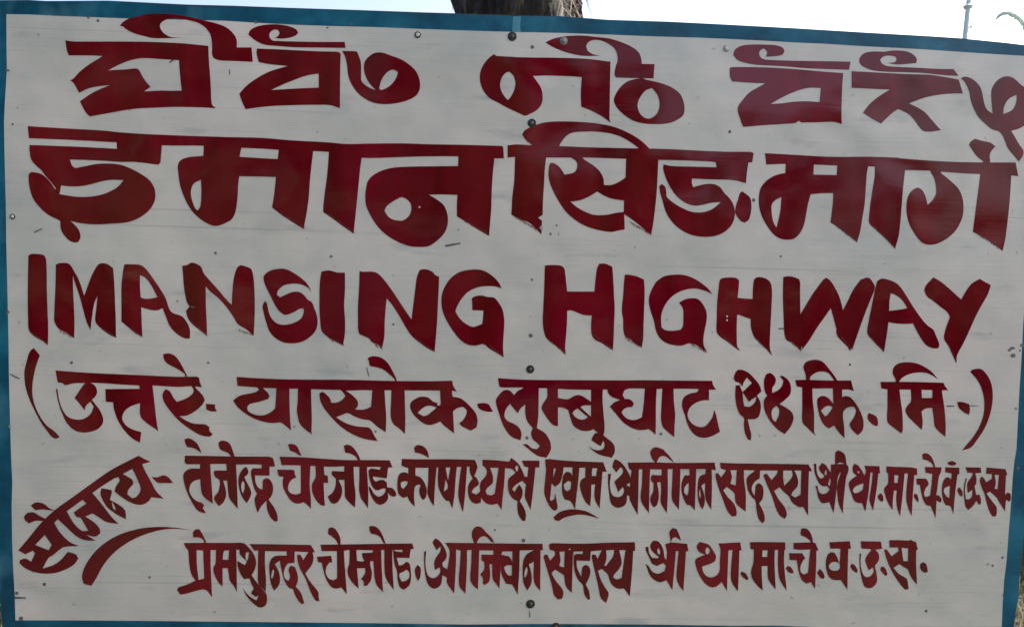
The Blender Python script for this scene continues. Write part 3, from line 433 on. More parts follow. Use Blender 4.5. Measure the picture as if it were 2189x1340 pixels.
[('+',[17799,8268,17814,8625,17721,8516,17628,8462,17535,8470,17473,8532,17480,8718,17535,8936,17628,9091,17721,9153,17830,9091,17939,9246,18055,9363,18047,9153,18024,8812,18125,8703,18249,8687,18296,8765,18265,8889,18156,9060,18203,9169,18335,9301,18436,9200,18459,9013,18405,8827,18296,8625,18172,8485,18063,8462,18001,8485,18001,8268]),('-',[17550,8773,17644,8687,17737,8672,17799,8703,17706,8843,17636,8897])],
[('+',[18575,8819,18731,8897,18770,9029,18754,9107,18669,9076,18568,8982,18544,8889])],
[('+',[18821,8156,19127,8156,19597,8161,20169,8177,20208,8258,20271,8337,20138,8337,19691,8329,19464,8324,18970,8318,18837,8297])],
[('+',[18970,8274,18970,8697,18970,9011,19080,9120,19268,9261,19299,9183,19292,8854,19252,8540,19221,8274])],
[('+',[19150,8180,19135,8086,19080,7976,19103,7851,19205,7765,19393,7738,19597,7765,19801,7859,19926,7953,20052,8102,19942,8031,19801,7968,19629,7957,19440,7992,19299,8062,19229,8141,19221,8180])],
[('+',[19464,8290,19472,8572,19409,8650,19354,8752,19401,8885,19503,8995,19707,9183,19723,9011,19699,8791,19785,8729,19926,8713,19958,8932,19981,9105,20067,9214,20208,9332,20216,9089,20185,8697,20138,8384,20138,8290]),('-',[19699,8329,19929,8334,19929,8501,19707,8501])],
[('+',[20459,8587,20569,8587,20718,8634,20734,8760,20713,8862,20616,8815,20498,8713])],
[('+',[20741,7945,20788,7898,20961,7882,21086,7992,21180,8164,21219,8384,21212,8619,21149,8901,21039,9167,20882,9403,20757,9559,20561,9622,20694,9465,20820,9308,20945,9089,21024,8854,21039,8572,20992,8337,20898,8133])]],
[[('+',[3956,9732,4509,9739,5076,9751,5700,9751,5785,9761,5841,9789,5884,9963,5763,9966,5586,9924,5062,9921,4821,9910,4509,9912,4282,9917,3984,9917,3949,9867])],
[('+',[4282,9867,4275,10009,4084,10009,3984,10051,3920,10136,3928,10264,3970,10434,4041,10604,4140,10789,4239,10916,4367,10959,4402,10952,4339,10852,4367,10789,4310,10739,4211,10703,4112,10618,4048,10477,4069,10363,4140,10278,4282,10233,4296,10434,4332,10576,4424,10668,4551,10760,4537,10505,4516,10221,4495,9924,4495,9867])],
[('+',[3942,9385,4027,9360,4112,9392,4211,9470,4268,9569,4308,9683,4225,9619,4126,9569,3998,9548,3963,9470])],
[('+',[4835,9867,4849,10051,4594,10049,4566,10080,4594,10179,4693,10250,4700,10349,4665,10505,4580,10618,4594,10696,4679,10810,4764,10746,4828,10618,4828,10462,4771,10264,4856,10264,4877,10505,4906,10647,5005,10774,5083,10866,5076,10576,5062,10221,5048,9938,5048,9867])],
[('+',[4672,9449,4736,9416,4821,9420,4892,9456,4941,9527,4977,9626,5019,9754,4948,9754,4877,9676,4707,9598,4679,9513])],
[('+',[5260,9966,5303,10037,5303,10115,5225,10193,5289,10321,5366,10477,5366,10576,5281,10746,5203,10661,5133,10505,5097,10321,5111,10165,5175,10037]),('-',[5203,10264,5232,10349,5218,10477,5189,10540,5161,10434,5168,10321])],
[('+',[5593,9895,5593,10002,5402,10002,5366,10066,5381,10221,5430,10420,5494,10548,5444,10647,5459,10789,5508,10952,5586,10817,5700,10696,5700,10803,5728,10930,5799,11072,5898,11150,5941,11115,5926,10987,5856,10831,5742,10675,5813,10576,5841,10434,5813,10307,5742,10221,5671,10214,5622,10264,5615,10349,5612,10455,5530,10420,5466,10307,5452,10158,5763,10158,5763,9938,5763,9867])],
[('+',[5974,9752,6517,9770,6948,9801,7380,9826,7874,9826,8330,9832,8392,9980,8305,9986,8126,9974,7861,9974,7559,9970,7356,9961,7134,9970,6930,9965,6726,9953,6640,9953,6430,9943,6208,9937,6023,9937])],
[('+',[6430,9893,6430,10140,6433,10522,6369,10553,6270,10553,6196,10516,6159,10448,6171,10350,6233,10251,6338,10196,6307,10140,6295,10054,6258,10035,5925,10029,5949,10140,5974,10177,6060,10183,6042,10288,6060,10424,6134,10572,6221,10695,6319,10751,6418,10751,6492,10726,6578,10794,6650,10874,6646,10634,6622,10387,6628,10140,6640,9943,6640,9893])],
[('+',[6153,9493,6221,9480,6307,9499,6369,9560,6406,9647,6449,9739,6393,9723,6307,9665,6202,9628])],
[('+',[6739,9893,6745,10189,6677,10325,6665,10448,6702,10584,6776,10708,6862,10788,6948,10800,6930,10572,6918,10313,7016,10315,7010,10165,6936,10140,6924,9955,6924,9893])],
[('+',[7362,9893,7356,10072,7096,10060,7096,10140,7183,10226,7171,10387,7109,10522,7004,10603,7072,10732,7146,10763,7232,10714,7306,10572,7312,10424,7238,10251,7362,10251,7368,10448,7380,10621,7479,10745,7590,10843,7602,10572,7571,10263,7559,9955,7559,9893])],
[('+',[7682,9918,7682,10202,7676,10448,7713,10634,7800,10757,7867,10862,7874,10572,7861,10263,7846,10017,7855,9918])],
[('+',[7349,9523,7430,9499,7516,9530,7590,9604,7664,9721,7707,9826,7652,9826,7590,9745,7504,9696,7380,9665])],
[('+',[8139,9943,8126,10035,7935,10007,7874,10054,7892,10202,7948,10374,8022,10467,8108,10467,8170,10436,8244,10436,8231,10510,8170,10584,8083,10609,7997,10547,7935,10436,7892,10381,7886,10448,7935,10596,8022,10732,8120,10788,8219,10751,8293,10658,8293,10522,8355,10590,8429,10609,8478,10578,8453,10498,8392,10430,8318,10411,8281,10411,8268,10300,8194,10251,8108,10257,8034,10288,7985,10239,7972,10177,8268,10220,8299,9992,8299,9943])],
[('+',[8590,9802,8985,9809,9716,9809,10154,9824,10213,9970,10191,10014,10052,9970,9979,9967,9862,9973,9759,9977,9628,9982,9526,9985,9379,9985,9321,9985,9160,9992,8882,9992,8707,9992,8583,9941])],
[('+',[8729,9955,8729,10124,8663,10087,8561,10109,8510,10189,8495,10394,8524,10555,8619,10635,8707,10606,8765,10716,8868,10825,8853,10599,8868,10409,8926,10357,8992,10357,8963,10467,8985,10599,9043,10679,9102,10628,9124,10482,9087,10336,8999,10204,8882,10153,8882,9955]),('-',[8568,10306,8641,10277,8719,10292,8692,10365,8619,10445,8575,10394])],
[('+',[9160,9955,9153,10277,9138,10540,9204,10701,9277,10811,9292,10496,9314,10204,9336,9985,9336,9955])],
[('+',[8853,9561,8912,9510,8999,9514,9087,9561,9146,9656,9175,9783,9131,9758,9014,9700,8868,9663])],
[('+',[9372,9955,9357,10204,9372,10394,9452,10584,9540,10694,9599,10701,9672,10862,9716,10569,9738,10277,9767,9955]),('-',[9526,9985,9628,9985,9577,10262]),('-',[9526,10241,9569,10350,9562,10438,9489,10496])],
[('+',[9862,9955,9818,10277,9796,10569,9833,10759,9898,10942,9935,10643,9964,10277,9986,9955])],
[('+',[10037,9941,10044,10087,10103,10219,10023,10336,10001,10452,10023,10613,10081,10716,10169,10759,10278,10738,10286,10613,10286,10482,10183,10562,10081,10518,10125,10438,10227,10357,10235,10306,10183,10197,10140,10175,10205,9999,10205,9941])],
[('+',[10315,9817,10593,9831,10885,9860,10929,9777,11060,9882,11163,10043,11214,10175,11272,10189,11294,9985,11207,9963,11155,9836,11536,9839,11528,9985,11448,9985,11411,10350,11367,10716,11345,10891,11280,10759,11221,10613,11229,10452,11243,10350,11163,10270,11075,10321,10987,10394,10951,10452,11002,10511,11046,10423,11104,10350,11170,10467,11163,10599,11112,10701,11207,10862,11243,10993,11229,11125,11163,11125,11090,11008,11060,10862,11060,10701,10973,10657,10885,10540,10856,10365,10870,10233,10943,10160,11024,10094,10943,10021,10797,9999,10783,10277,10753,10569,10724,10891,10637,10759,10505,10781,10388,10745,10286,10628,10264,10526,10271,10306,10388,10160,10403,10043,10359,9977,10315,9941]),('-',[10476,9992,10658,9992,10578,10526,10505,10577,10417,10562,10381,10496,10417,10423,10520,10336,10541,10262,10527,10131]),('-',[11046,9941,11082,9970,11068,10065,11031,10058,11017,9985])],
[('+',[11652,9817,11754,9805,12134,9843,12896,9874,12934,9982,12972,10071,12883,10071,12769,9989,12655,9989,12515,9989,12388,9989,12236,9982,12046,9982,11881,9989,11665,9989])],
[('+',[11678,9969,11659,10198,11633,10515,11665,10642,11754,10820,11830,10896,11893,10902,11919,10832,11893,10667,11862,10515,11855,10655,11785,10699,11760,10667,11792,10325,11868,10401,11969,10312,12020,10173,12046,10008,12046,9969]),('-',[11836,10008,11887,10008,11824,10211])],
[('+',[12236,9969,12236,10160,12185,10090,12109,10077,12046,10147,12014,10312,12020,10540,12071,10667,12198,10712,12293,10883,12325,10579,12363,10261,12388,9969]),('-',[12052,10350,12147,10268,12211,10293,12198,10445,12128,10490,12071,10452])],
[('+',[12515,9969,12509,10198,12426,10249,12395,10363,12426,10515,12515,10718,12617,10813,12636,10579,12642,10350,12724,10344,12705,10579,12731,10705,12820,10864,12845,10515,12883,10071,12883,9969]),('-',[12661,10001,12769,10001,12743,10166,12648,10166])],
[('+',[11830,11054,11944,10947,12109,10889,12287,10877,12490,10908,12642,10972,12820,11080,12642,11029,12414,10991,12211,11016,12046,11067,11944,11131,11868,11105])],
[('+',[13131,9817,13200,9824,13327,9931,13441,10109,13479,10211,13467,10312,13391,10356,13479,10414,13479,10604,13403,10579,13391,10731,13327,10813,13213,10845,13111,10807,13048,10718,13023,10553,12997,10325,12997,10122,13067,10122,13042,10287,13048,10464,13099,10579,13213,10617,13302,10579,13340,10490,13314,10401,13213,10515,13188,10439,13131,10287,13213,10211,13314,10096,13308,10008,13264,9982,13175,10096,13086,9969])],
[('+',[13416,9881,14038,9874,14155,9883,14621,9887,15274,9880,15305,10043,15212,10035,15072,10019,14878,10019,14738,10019,14536,10019,14388,10019,14272,10022,14140,10027,14000,10027,14139,10027,13898,10027,13733,10027,13644,10027,13511,10046,13454,10014])],
[('+',[13505,10008,13473,10261,13454,10604,13479,10718,13632,10997,13644,10642,13651,10325,13657,10008])],
[('+',[13733,10008,13721,10325,13701,10693,13873,10966,13879,10642,13885,10388,13898,10008])],
[('+',[14146,9995,14139,10153,13936,10141,13911,10211,13924,10287,13968,10312,13962,10490,13898,10642,13917,10756,13974,10839,14038,10794,14082,10642,14076,10464,14044,10306,14120,10299,14132,10470,14124,10734,14256,10967,14276,10532,14272,9988,14140,9988])],
[('+',[14381,9988,14365,10377,14365,10672,14513,10889,14536,10377,14544,9988])],
[('+',[13892,9665,13949,9576,14025,9551,14114,9576,14200,9614,14202,9631,14311,9740,14419,9887,14342,9833,14249,9763,14171,9740,14093,9771,14031,9880,13977,9895,14006,9881,13936,9792])],
[('+',[14738,9988,14738,10151,14637,10151,14575,10299,14567,10485,14621,10672,14683,10780,14761,10796,14854,10905,14870,10454,14885,9988]),('-',[14722,10307,14715,10516,14683,10586,14629,10516,14637,10408])],
[('+',[15087,9988,15080,10120,14963,10175,14916,10330,14916,10610,14955,10780,15017,10881,15064,10749,15056,10579,14994,10377,15072,10315,15080,10656,15204,10889,15219,10454,15212,9988]),('-',[14955,10439,14979,10563,14971,10656,14944,10563])],
[('+',[15390,9883,15709,9895,16330,9903,17277,9918,17363,10058,17293,10066,17122,10050,16749,10050,16625,10050,16252,10050,15903,10043,15755,10043,15615,10043,15491,10035,15406,10004])],
[('+',[15507,10004,15507,10066,15413,10198,15351,10105,15297,10113,15305,10221,15367,10439,15460,10687,15553,10920,15646,11029,15740,11021,15747,10920,15693,10765,15553,10610,15460,10470,15538,10400,15693,10532,15716,10687,15755,10780,15942,10928,15942,10532,15903,10221,15903,10004,15755,10004,15724,10369,15615,10330,15646,10190,15615,10050,15608,10004])],
[('+',[16120,10004,16128,10066,16004,10159,15957,10252,15988,10470,16066,10610,16144,10687,16175,10920,16221,11091,16299,11177,16345,11122,16330,10967,16229,10749,16299,10656,16322,10501,16299,10377,16221,10315,16159,10361,16144,10470,16128,10594,16074,10485,16081,10377,16144,10283,16237,10221,16252,10050,16252,10004])],
[('+',[16625,10004,16610,10113,16493,10252,16392,10113,16314,10144,16392,10346,16501,10594,16594,10874,16672,11013,16780,11083,16819,10998,16780,10843,16641,10656,16547,10485,16664,10408,16765,10516,16858,10594,16936,10734,17075,10827,17169,10827,17277,11021,17277,10532,17293,10066,17293,10004,17130,10004,17114,10563,16998,10625,16920,10579,16936,10516,17044,10392,17060,10252,16982,10050,16920,10004,16936,10175,16765,10377,16742,10190,16749,10004])],
[('+',[17397,9904,17451,9910,17457,10042,17487,10161,17546,10227,17618,10185,17606,10149,17522,10054,17499,9982,17570,9887,17654,9934,17713,10030,17761,10090,17761,9922,17851,9916,17851,9767,17863,9660,17916,9618,18012,9660,18072,9743,18096,9910,18137,9970,18131,10078,18090,10197,18060,10436,18024,10794,18024,10973,17964,10854,17922,10746,17904,10615,17887,10412,17851,10734,17821,10961,17773,10842,17725,10722,17618,10752,17546,10722,17487,10615,17457,10460,17427,10376,17475,10376,17510,10507,17582,10555,17666,10531,17737,10454,17678,10382,17606,10388,17522,10340,17463,10233,17415,10101]),('-',[17648,10030,17672,10078,17660,10161,17624,10125]),('-',[17743,10209,17755,10269,17737,10394,17701,10340]),('-',[17964,10078,17964,10125,17916,10269,17887,10436,17904,10221]),('-',[17887,9910,17964,9881,18054,9910])],
[('+',[18227,9982,18263,9904,18334,9934,18418,10042,18478,10155,18507,10066,18478,9946,18800,9958,18806,10042,18818,10107,18776,10113,18740,10436,18663,10907,18609,10770,18579,10639,18597,10436,18621,10090,18579,10436,18513,10854,18496,10925,18430,10752,18334,10740,18263,10699,18203,10555,18143,10364,18155,10293,18227,10221,18316,10161,18239,10090]),('-',[18460,10322,18442,10460,18346,10519,18269,10537,18227,10484,18263,10412,18346,10364]),('-',[18328,10060,18376,10078,18364,10113,18334,10101]),('-',[18609,10090,18657,10096,18633,10316,18585,10651,18561,10627,18585,10316])],
[('+',[18830,10531,18872,10591,18884,10687,18854,10722,18788,10675,18758,10591])],
[('+',[18949,9958,19110,9970,19469,9982,19600,10006,19602,10008,19607,10148,19546,10148,19518,10484,19490,11021,19400,10797,19481,11027,19409,10842,19373,10675,19379,10436,19409,10113,19337,10113,19301,10496,19242,11033,19182,10866,19158,10675,19170,10478,19110,10478,19087,10675,19081,10896,18991,10758,18919,10567,18901,10436,18979,10328,18985,10125,18949,10078]),('-',[19116,10149,19206,10155,19188,10316,19116,10310])],
[('+',[19546,10540,19602,10556,19635,10652,19629,10730,19590,10696,19529,10607])],
[('+',[19769,9974,20128,9980,20116,10081,20072,10170,20044,10372,20016,10573,20072,10584,20128,10652,20116,10730,20083,10730,20021,10685,20010,10875,19999,11066,19937,10909,19893,10808,19803,10786,19736,10685,19691,10517,19663,10360,19596,10349,19590,10221,19792,10221,19848,10305,19842,10360,19781,10439,19753,10562,19786,10618,19881,10584,19909,10372,19932,10125,19786,10097])],
[('+',[19713,9711,19769,9678,19848,9700,19915,9767,19960,9857,19993,9974,19949,9974,19926,9913,19848,9851,19725,9806])],
[('+',[20206,9980,20508,9991,20508,10120,20469,10137,20430,10428,20396,10763,20380,10993,20340,10864,20307,10808,20217,10786,20161,10685,20133,10517,20144,10349,20184,10237,20251,10187,20335,10232,20340,10114,20206,10086]),('-',[20184,10439,20251,10394,20307,10383,20290,10635,20228,10596,20178,10506])],
[('+',[20251,9879,20352,9846,20441,9890,20430,9929,20352,9946,20273,9924])],
[('+',[20486,10411,20531,10428,20575,10517,20570,10612,20508,10573,20458,10472])],
[('+',[20637,9980,20962,9985,20978,10097,20844,10109,20872,10204,20866,10338,20833,10372,20866,10573,20934,10562,20967,10652,20967,10769,20922,10780,20872,10696,20799,10808,20699,10892,20643,10831,20615,10685,20598,10484,20615,10327,20643,10215,20671,10215,20643,10327,20626,10484,20648,10663,20721,10663,20777,10596,20783,10461,20687,10534,20676,10327,20777,10170,20794,10109,20676,10092])],
[('+',[21090,9985,21493,10019,21533,10137,21505,10170,21488,10484,21488,10573,21538,10512,21605,10551,21605,10663,21572,10719,21505,10674,21482,10920,21404,10797,21348,10708,21303,10629,21158,10500,21090,10540,21191,10685,21303,10831,21309,10931,21292,11027,21214,11032,21146,10909,21090,10741,21046,10562,20978,10394,20945,10249,20978,10181,21023,10204,21079,10299,21202,10226,21202,10125,21079,10120]),('-',[21264,10142,21353,10142,21325,10450,21258,10433,21286,10327])]],
[[('+',[390,11754,569,11548,860,11190,1039,11011,1240,10843,1554,10619,1957,10328,2360,10048,2718,9858,2965,9734,3088,9802,3222,9864,3043,9913,3099,10048,3211,10249,3345,10496,3502,10652,3233,10619,3188,10697,3054,10776,2875,10764,2651,10652,2450,10496,2483,10384,2562,10272,2539,10193,2450,10216,2181,10384,1979,10529,2158,10742,2382,11033,2539,11190,2270,11145,2091,11033,1979,10966,1823,11033,2002,11145,2125,11279,2147,11391,2047,11458,1845,11425,2047,11548,1823,11537,1643,11458,1420,11257,1240,11089,1162,11167,1285,11369,1487,11570,1688,11660,1375,11682,1263,11750,1128,11862,1039,11918,916,12141,1151,12063,1308,11951,1453,11783,1621,11839,1677,11929,1576,12063,1375,12175,1151,12242,860,12242,591,12164,434,12041,423,11962,546,11929,669,11996,748,11817,703,11761,546,11839]),('-',[759,11638,961,11425,1106,11638,1039,11750]),('-',[1431,10921,1767,10675,1845,10753,1576,10943,1643,11044,1733,11067,1890,11335,1755,11335,1576,11167]),('-',[2629,10126,2830,10014,2942,10249,3009,10451,2920,10608,2830,10641,2729,10563,2741,10473,2853,10339,2830,10249,2718,10171])],
[('+',[658,10798,770,10731,927,10753,1061,10854,1196,10910,1061,10899,905,10881,759,10899])],
[('+',[513,11033,591,10955,725,10943,837,11011,994,11089,927,11123,770,11123,625,11179,535,11111])],
[('+',[2170,10428,2382,10462,2394,10518,2349,10675,2539,10776,2673,10899,2696,11089,2517,10999,2315,10854,2203,10697,2147,10540]),('-',[2394,10708,2461,10832,2472,10910,2416,10843])],
[('+',[3244,10187,3368,10193,3502,10149,3614,10205,3703,10317,3524,10317,3368,10305])],
[('+',[1957,12511,1789,12466,1755,12309,1823,12085,2002,11817,2248,11593,2562,11414,2987,11291,3390,11252,3748,11268,3919,11295,4109,11332,3748,11291,3435,11320,3099,11414,2763,11570,2450,11794,2203,12085,2069,12332])],
[('+',[3927,11595,4431,11592,4943,11595,5206,11598,5323,11697,5425,11829,5476,11989,5454,12150,5381,12282,5513,12472,5644,12618,5703,12706,5703,12881,5644,12954,5556,12976,5483,12940,5352,12823,5249,12691,5198,12559,5279,12676,5381,12764,5483,12823,5527,12720,5469,12749,5366,12676,5425,12559,5366,12443,5337,12355,5220,12369,5147,12267,5081,12092,5074,11975,5235,12070,5279,11989,5133,11843,5118,11741,5052,11741,5059,12077,5067,12647,5001,12516,4913,12399,4891,12252,4869,12136,4760,12136,4760,12340,4760,12530,4665,12428,4577,12252,4562,12121,4606,12033,4614,11748,4504,11748,4504,12077,4519,12369,4533,12757,4431,12618,4343,12589,4197,12618,3992,12676,3861,12698,3788,12603,3817,12545,3992,12486,4182,12399,4095,12267,4051,12077,4029,11770,3978,11704]),('-',[4204,11748,4343,11755,4365,12355,4248,12384,4212,12077]),('-',[4804,11755,4899,11755,4884,11953,4767,11953,4774,11814]),('-',[5271,11792,5323,11799,5301,11960,5264,11967,5249,11858])],
[('+',[4124,11361,4197,11302,4270,11310,4329,11405,4416,11587,4372,11587,4329,11514,4241,11478,4131,11478])],
[('+',[5330,11617,5893,11624,6624,11636,6682,11697,6733,11792,6682,11799,6704,11916,6667,12062,6529,12245,6624,12413,6799,12633,6814,12735,6828,12844,6740,12823,6638,12633,6536,12369,6419,12150,6360,11960,6353,11843,6426,11850,6485,11960,6594,11792,6302,11777,6295,12019,6156,12033,6097,12121,6068,12252,6097,12355,6170,12406,6200,12311,6170,12165,6214,12077,6302,12106,6360,12252,6368,12413,6324,12523,6434,12662,6507,12881,6448,12903,6375,12823,6302,12691,6265,12581,6170,12545,6068,12369,6024,12194,5980,11975,5878,12048,5966,12223,5988,12399,5951,12516,5863,12618,5790,12457,5761,12223,5761,12048,5805,11931,5893,11872,6134,11865,6127,11777,5666,11770,5666,12077,5688,12369,5681,12647,5644,12603,5527,12472,5513,12223,5520,11755,5440,11763]),('-',[5841,12150,5863,12209,5834,12340,5798,12355,5812,12223])],
[('+',[6852,11631,7461,11625,8222,11612,8812,11606,8850,11720,8780,11733,8755,11917,8482,11910,8527,12075,8603,12063,8692,11993,8755,12037,8780,12164,8787,12342,8755,12494,8641,12595,8552,12545,8501,12380,8489,12215,8438,12063,8413,11898,8406,11771,8387,11745,8387,11961,8400,12278,8419,12595,8273,12392,8222,12215,8216,11745,8152,11745,8159,12088,8191,12646,8032,12456,7981,11987,7918,11980,7918,12088,7950,12215,7930,12392,7842,12513,7778,12507,7772,12418,7721,12367,7804,12240,7804,12132,7632,12139,7651,12342,7670,12576,7537,12443,7448,12304,7429,12164,7467,12025,7474,11739,7353,11765,7372,12088,7417,12691,7296,12545,7182,12570,7081,12532,6979,12380,6916,12189,6878,12018,6801,12006,6776,11891,7081,11866,7106,12012,7043,12012,6979,12113,6966,12240,7030,12354,7131,12392,7207,12348,7207,12088,7201,11771,6878,11771]),('-',[7620,11745,7975,11752,7962,11803,7740,11809,7753,11910,7791,11974,7740,11993,7632,11974]),('-',[8413,11745,8603,11745,8603,11790,8476,11777]),('-',[8546,12240,8616,12215,8692,12164,8749,12228,8742,12342,8679,12399,8590,12418,8539,12316])],
[('+',[7011,11403,7023,11289,7081,11257,7157,11289,7233,11390,7277,11504,7281,11631,7226,11625,7182,11536,7093,11454])],
[('+',[7892,11244,7969,11232,8070,11270,8159,11390,8248,11612,8197,11593,8133,11479,8045,11422,7943,11403,7905,11340])],
[('+',[8939,12075,8990,12164,8983,12316,8933,12392,8882,12266,8882,12139])],
[('+',[9245,11584,9307,11495,9389,11543,9485,11666,9547,11817,9540,11926,9458,12022,9472,12104,9561,12159,9595,11967,9609,11748,9513,11591,10033,11597,10129,11597,10719,11604,11198,11611,11596,11611,11609,11748,11555,11755,11555,12022,11548,12625,11418,12433,11411,11995,11308,12050,11363,12269,11356,12461,11274,12612,11198,12474,11171,12228,11185,11995,11253,11844,11418,11748,11109,11755,11102,12159,11068,12701,10952,12488,10815,12461,10719,12255,10712,12022,10719,11885,10677,12570,10623,12488,10534,12365,10520,12050,10465,12050,10479,12269,10458,12420,10362,12495,10321,12447,10328,12365,10266,12269,10349,12159,10355,12009,10294,11967,10287,11844,10547,11844,10547,11755,10246,11755,10239,12022,10218,12591,10116,12502,10054,12379,10074,12022,10081,11748,9985,11748,9979,12159,9951,12680,9814,12502,9835,12022,9848,11762,9752,11734,9746,12091,9711,12680,9554,12447,9554,12337,9458,12283,9430,12474,9348,12557,9252,12564,9156,12488,9101,12324,9067,12050,9067,11776,9115,11769,9095,11967,9108,12159,9156,12296,9252,12351,9348,12310,9410,12214,9403,12118,9293,12173,9287,11995,9334,11885,9417,11762,9417,11666,9334,11755]),('-',[10719,11844,10746,11776,10952,11776,10952,11995,10883,11885,10801,11865]),('-',[10773,12111,10856,12070,10945,12077,10938,12289,10883,12296,10815,12228]),('-',[11253,12104,11280,12159,11253,12296,11212,12337,11219,12200])],
[('+',[10136,11604,10088,11447,10102,11323,10184,11241,10280,11255,10403,11378,10513,11488,10568,11591,10499,11570,10417,11481,10335,11447,10253,11488,10198,11577,10198,11604])],
[('+',[8930,12063,8992,12132,8985,12324,8937,12413,8889,12310,8869,12159])],
[('+',[11728,11630,11817,11598,12388,11611,13022,11589,13574,11579,13580,11763,13536,11769,13517,12125,13466,12740,13339,12569,13200,12569,13086,12492,13022,12366,12997,12277,12870,12150,12781,12188,12845,12378,12933,12543,13010,12670,12959,12879,12845,12772,12794,12543,12718,12213,12654,11934,12654,11845,12730,11845,12775,11934,12864,11750,12629,11776,12616,11979,12325,11972,12337,12125,12426,12315,12451,12112,12515,12061,12591,12099,12623,12213,12591,12340,12521,12480,12591,12619,12616,12797,12566,12810,12489,12683,12458,12492,12363,12391,12287,12213,12261,12010,12261,11884,12248,11782,12242,12061,12223,12664,12096,12518,12058,12283,11868,12163,11792,12239,11881,12404,12007,12556,12045,12670,12020,12784,11931,12803,11843,12708,11792,12480,11703,12188,11621,11909,11640,11845,11703,11845,11760,11972,11862,11845,11855,11769,11754,11744]),('-',[11957,11788,12071,11776,12058,12118,11957,12087,11982,11960]),('-',[12261,11782,12464,11776,12451,11833,12312,11833,12267,11877]),('-',[12959,11750,13130,11744,13098,11896,13010,12010,12959,12087,12921,12080,12965,11934]),('-',[13238,11750,13371,11750,13333,12010,13289,12340,13187,12372,13111,12334,13124,12277,13251,12125,13289,12010])],
[('+',[13903,11695,13916,11606,13966,11549,14055,11555,14131,11631,14182,11746,14208,11911,14246,11961,14252,11771,14220,11619,14334,11587,14328,11505,14309,11365,14373,11276,14461,11295,14512,11403,14563,11549,14537,11530,14449,11473,14385,11492,14341,11581,14690,11612,14715,11771,14664,11777,14645,12088,14607,12621,14512,12494,14461,12342,14468,12152,14506,11771,14449,11771,14411,12215,14373,12608,14246,12393,14106,12437,13979,12380,13890,12279,13840,12152,13802,12044,13865,12088,13941,12202,14068,12253,14208,12190,14233,12088,14182,12025,14043,12088,13941,12037,13878,11911,13808,11758,13802,11682,13859,11676,13878,11809,13941,11911,14068,11923,14081,11892,13954,11784]),('-',[14068,11708,14100,11733,14112,11834,14081,11841,14049,11771])],
[('+',[14899,11644,14950,11574,15045,11593,15159,11638,15235,11746,15305,11873,15286,11987,15197,12037,15007,12101,15032,12215,15108,12304,15223,12329,15324,12279,15381,12190,15388,11961,15400,11733,15356,11606,15825,11581,15851,11752,15806,11758,15794,12152,15775,12634,15641,12431,15622,12215,15660,11746,15572,11752,15559,12088,15540,12621,15426,12431,15324,12520,15223,12545,15108,12494,14982,12342,14893,12152,14861,11999,14880,11936,14969,11885,15070,11847,14943,11784,14899,11708]),('-',[15108,11689,15147,11701,15172,11758,15153,11822,15108,11841,15077,11771])],
[('+',[15857,12202,15946,12253,16003,12355,15971,12393,15882,12329,15825,12253])],
[('+',[16031,11581,16199,11575,16784,11581,16790,11742,16766,11760,16760,12016,16784,12315,16819,12625,16712,12458,16652,12315,16628,12016,16634,11742,16563,11748,16557,12016,16569,12315,16581,12590,16425,12375,16407,12088,16282,12088,16288,12375,16306,12613,16187,12506,16079,12351,16055,12196,16103,12016,16115,11736,16043,11724]),('-',[16300,11754,16413,11754,16396,11897,16294,11891])],
[('+',[16843,12082,16915,12124,16969,12225,16939,12249,16855,12219,16796,12136])],
[('+',[16963,11593,17333,11581,17428,11593,17494,11748,17452,11766,17446,12076,17422,12572,17333,12434,17237,12464,17142,12387,17070,12196,17034,11969,16879,11957,16867,11813,17148,11813,17213,11921,17154,11993,17106,12136,17130,12231,17190,12267,17273,12231,17291,12016,17321,11736,17070,11742,16963,11724])],
[('+',[17112,11372,17130,11288,17213,11282,17285,11324,17345,11419,17381,11587,17321,11587,17321,11551,17225,11479,17118,11431])],
[('+',[17524,12148,17584,12207,17631,12315,17607,12363,17536,12339,17464,12231])],
[('+',[17727,11581,18163,11557,18193,11718,18133,11724,18121,12136,18115,12596,17972,12387,17834,12387,17727,12327,17667,12172,17655,11993,17691,11849,17763,11790,17834,11801,17894,11897,17942,12040,17960,11897,17966,11718,17751,11718]),('-',[17715,12088,17763,12022,17834,11999,17918,12016,17954,12064,17954,12148,17894,12184,17799,12184,17739,12148])],
[('+',[18234,12043,18287,12090,18334,12184,18318,12236,18255,12205,18182,12110,18193,12048])],
[('+',[18402,11557,18830,11567,18856,11724,18715,11740,18778,11818,18793,11933,18757,12016,18705,12090,18731,12215,18752,12393,18705,12497,18621,12555,18527,12555,18464,12497,18412,12319,18381,12152,18370,11975,18375,11818,18412,11823,18396,11975,18412,12152,18464,12288,18527,12330,18610,12299,18673,12215,18663,12121,18569,12178,18527,12069,18496,11964,18537,11860,18621,11755,18610,11729,18412,11713])],
[('+',[18819,12173,18830,12110,18882,12100,18934,12152,18971,12267,18945,12299,18893,12267])],
[('+',[19008,11536,19237,11536,19415,11546,19467,11525,19509,11551,19582,11578,19619,11734,19587,11755,19582,12027,19603,12487,19530,12403,19457,12288,19405,12163,19300,12100,19227,12043,19102,12126,19206,12246,19384,12361,19405,12445,19425,12581,19342,12591,19269,12508,19122,12299,19008,12079,18924,11849,18903,11734,18955,11734,19060,11881,19206,11766,19196,11693,19018,11693]),('-',[19274,11698,19415,11713,19405,11985,19311,11980,19290,11839])],
[('+',[19666,12110,19676,12037,19728,12006,19791,12037,19822,12131,19833,12215,19770,12236,19697,12184])]]]
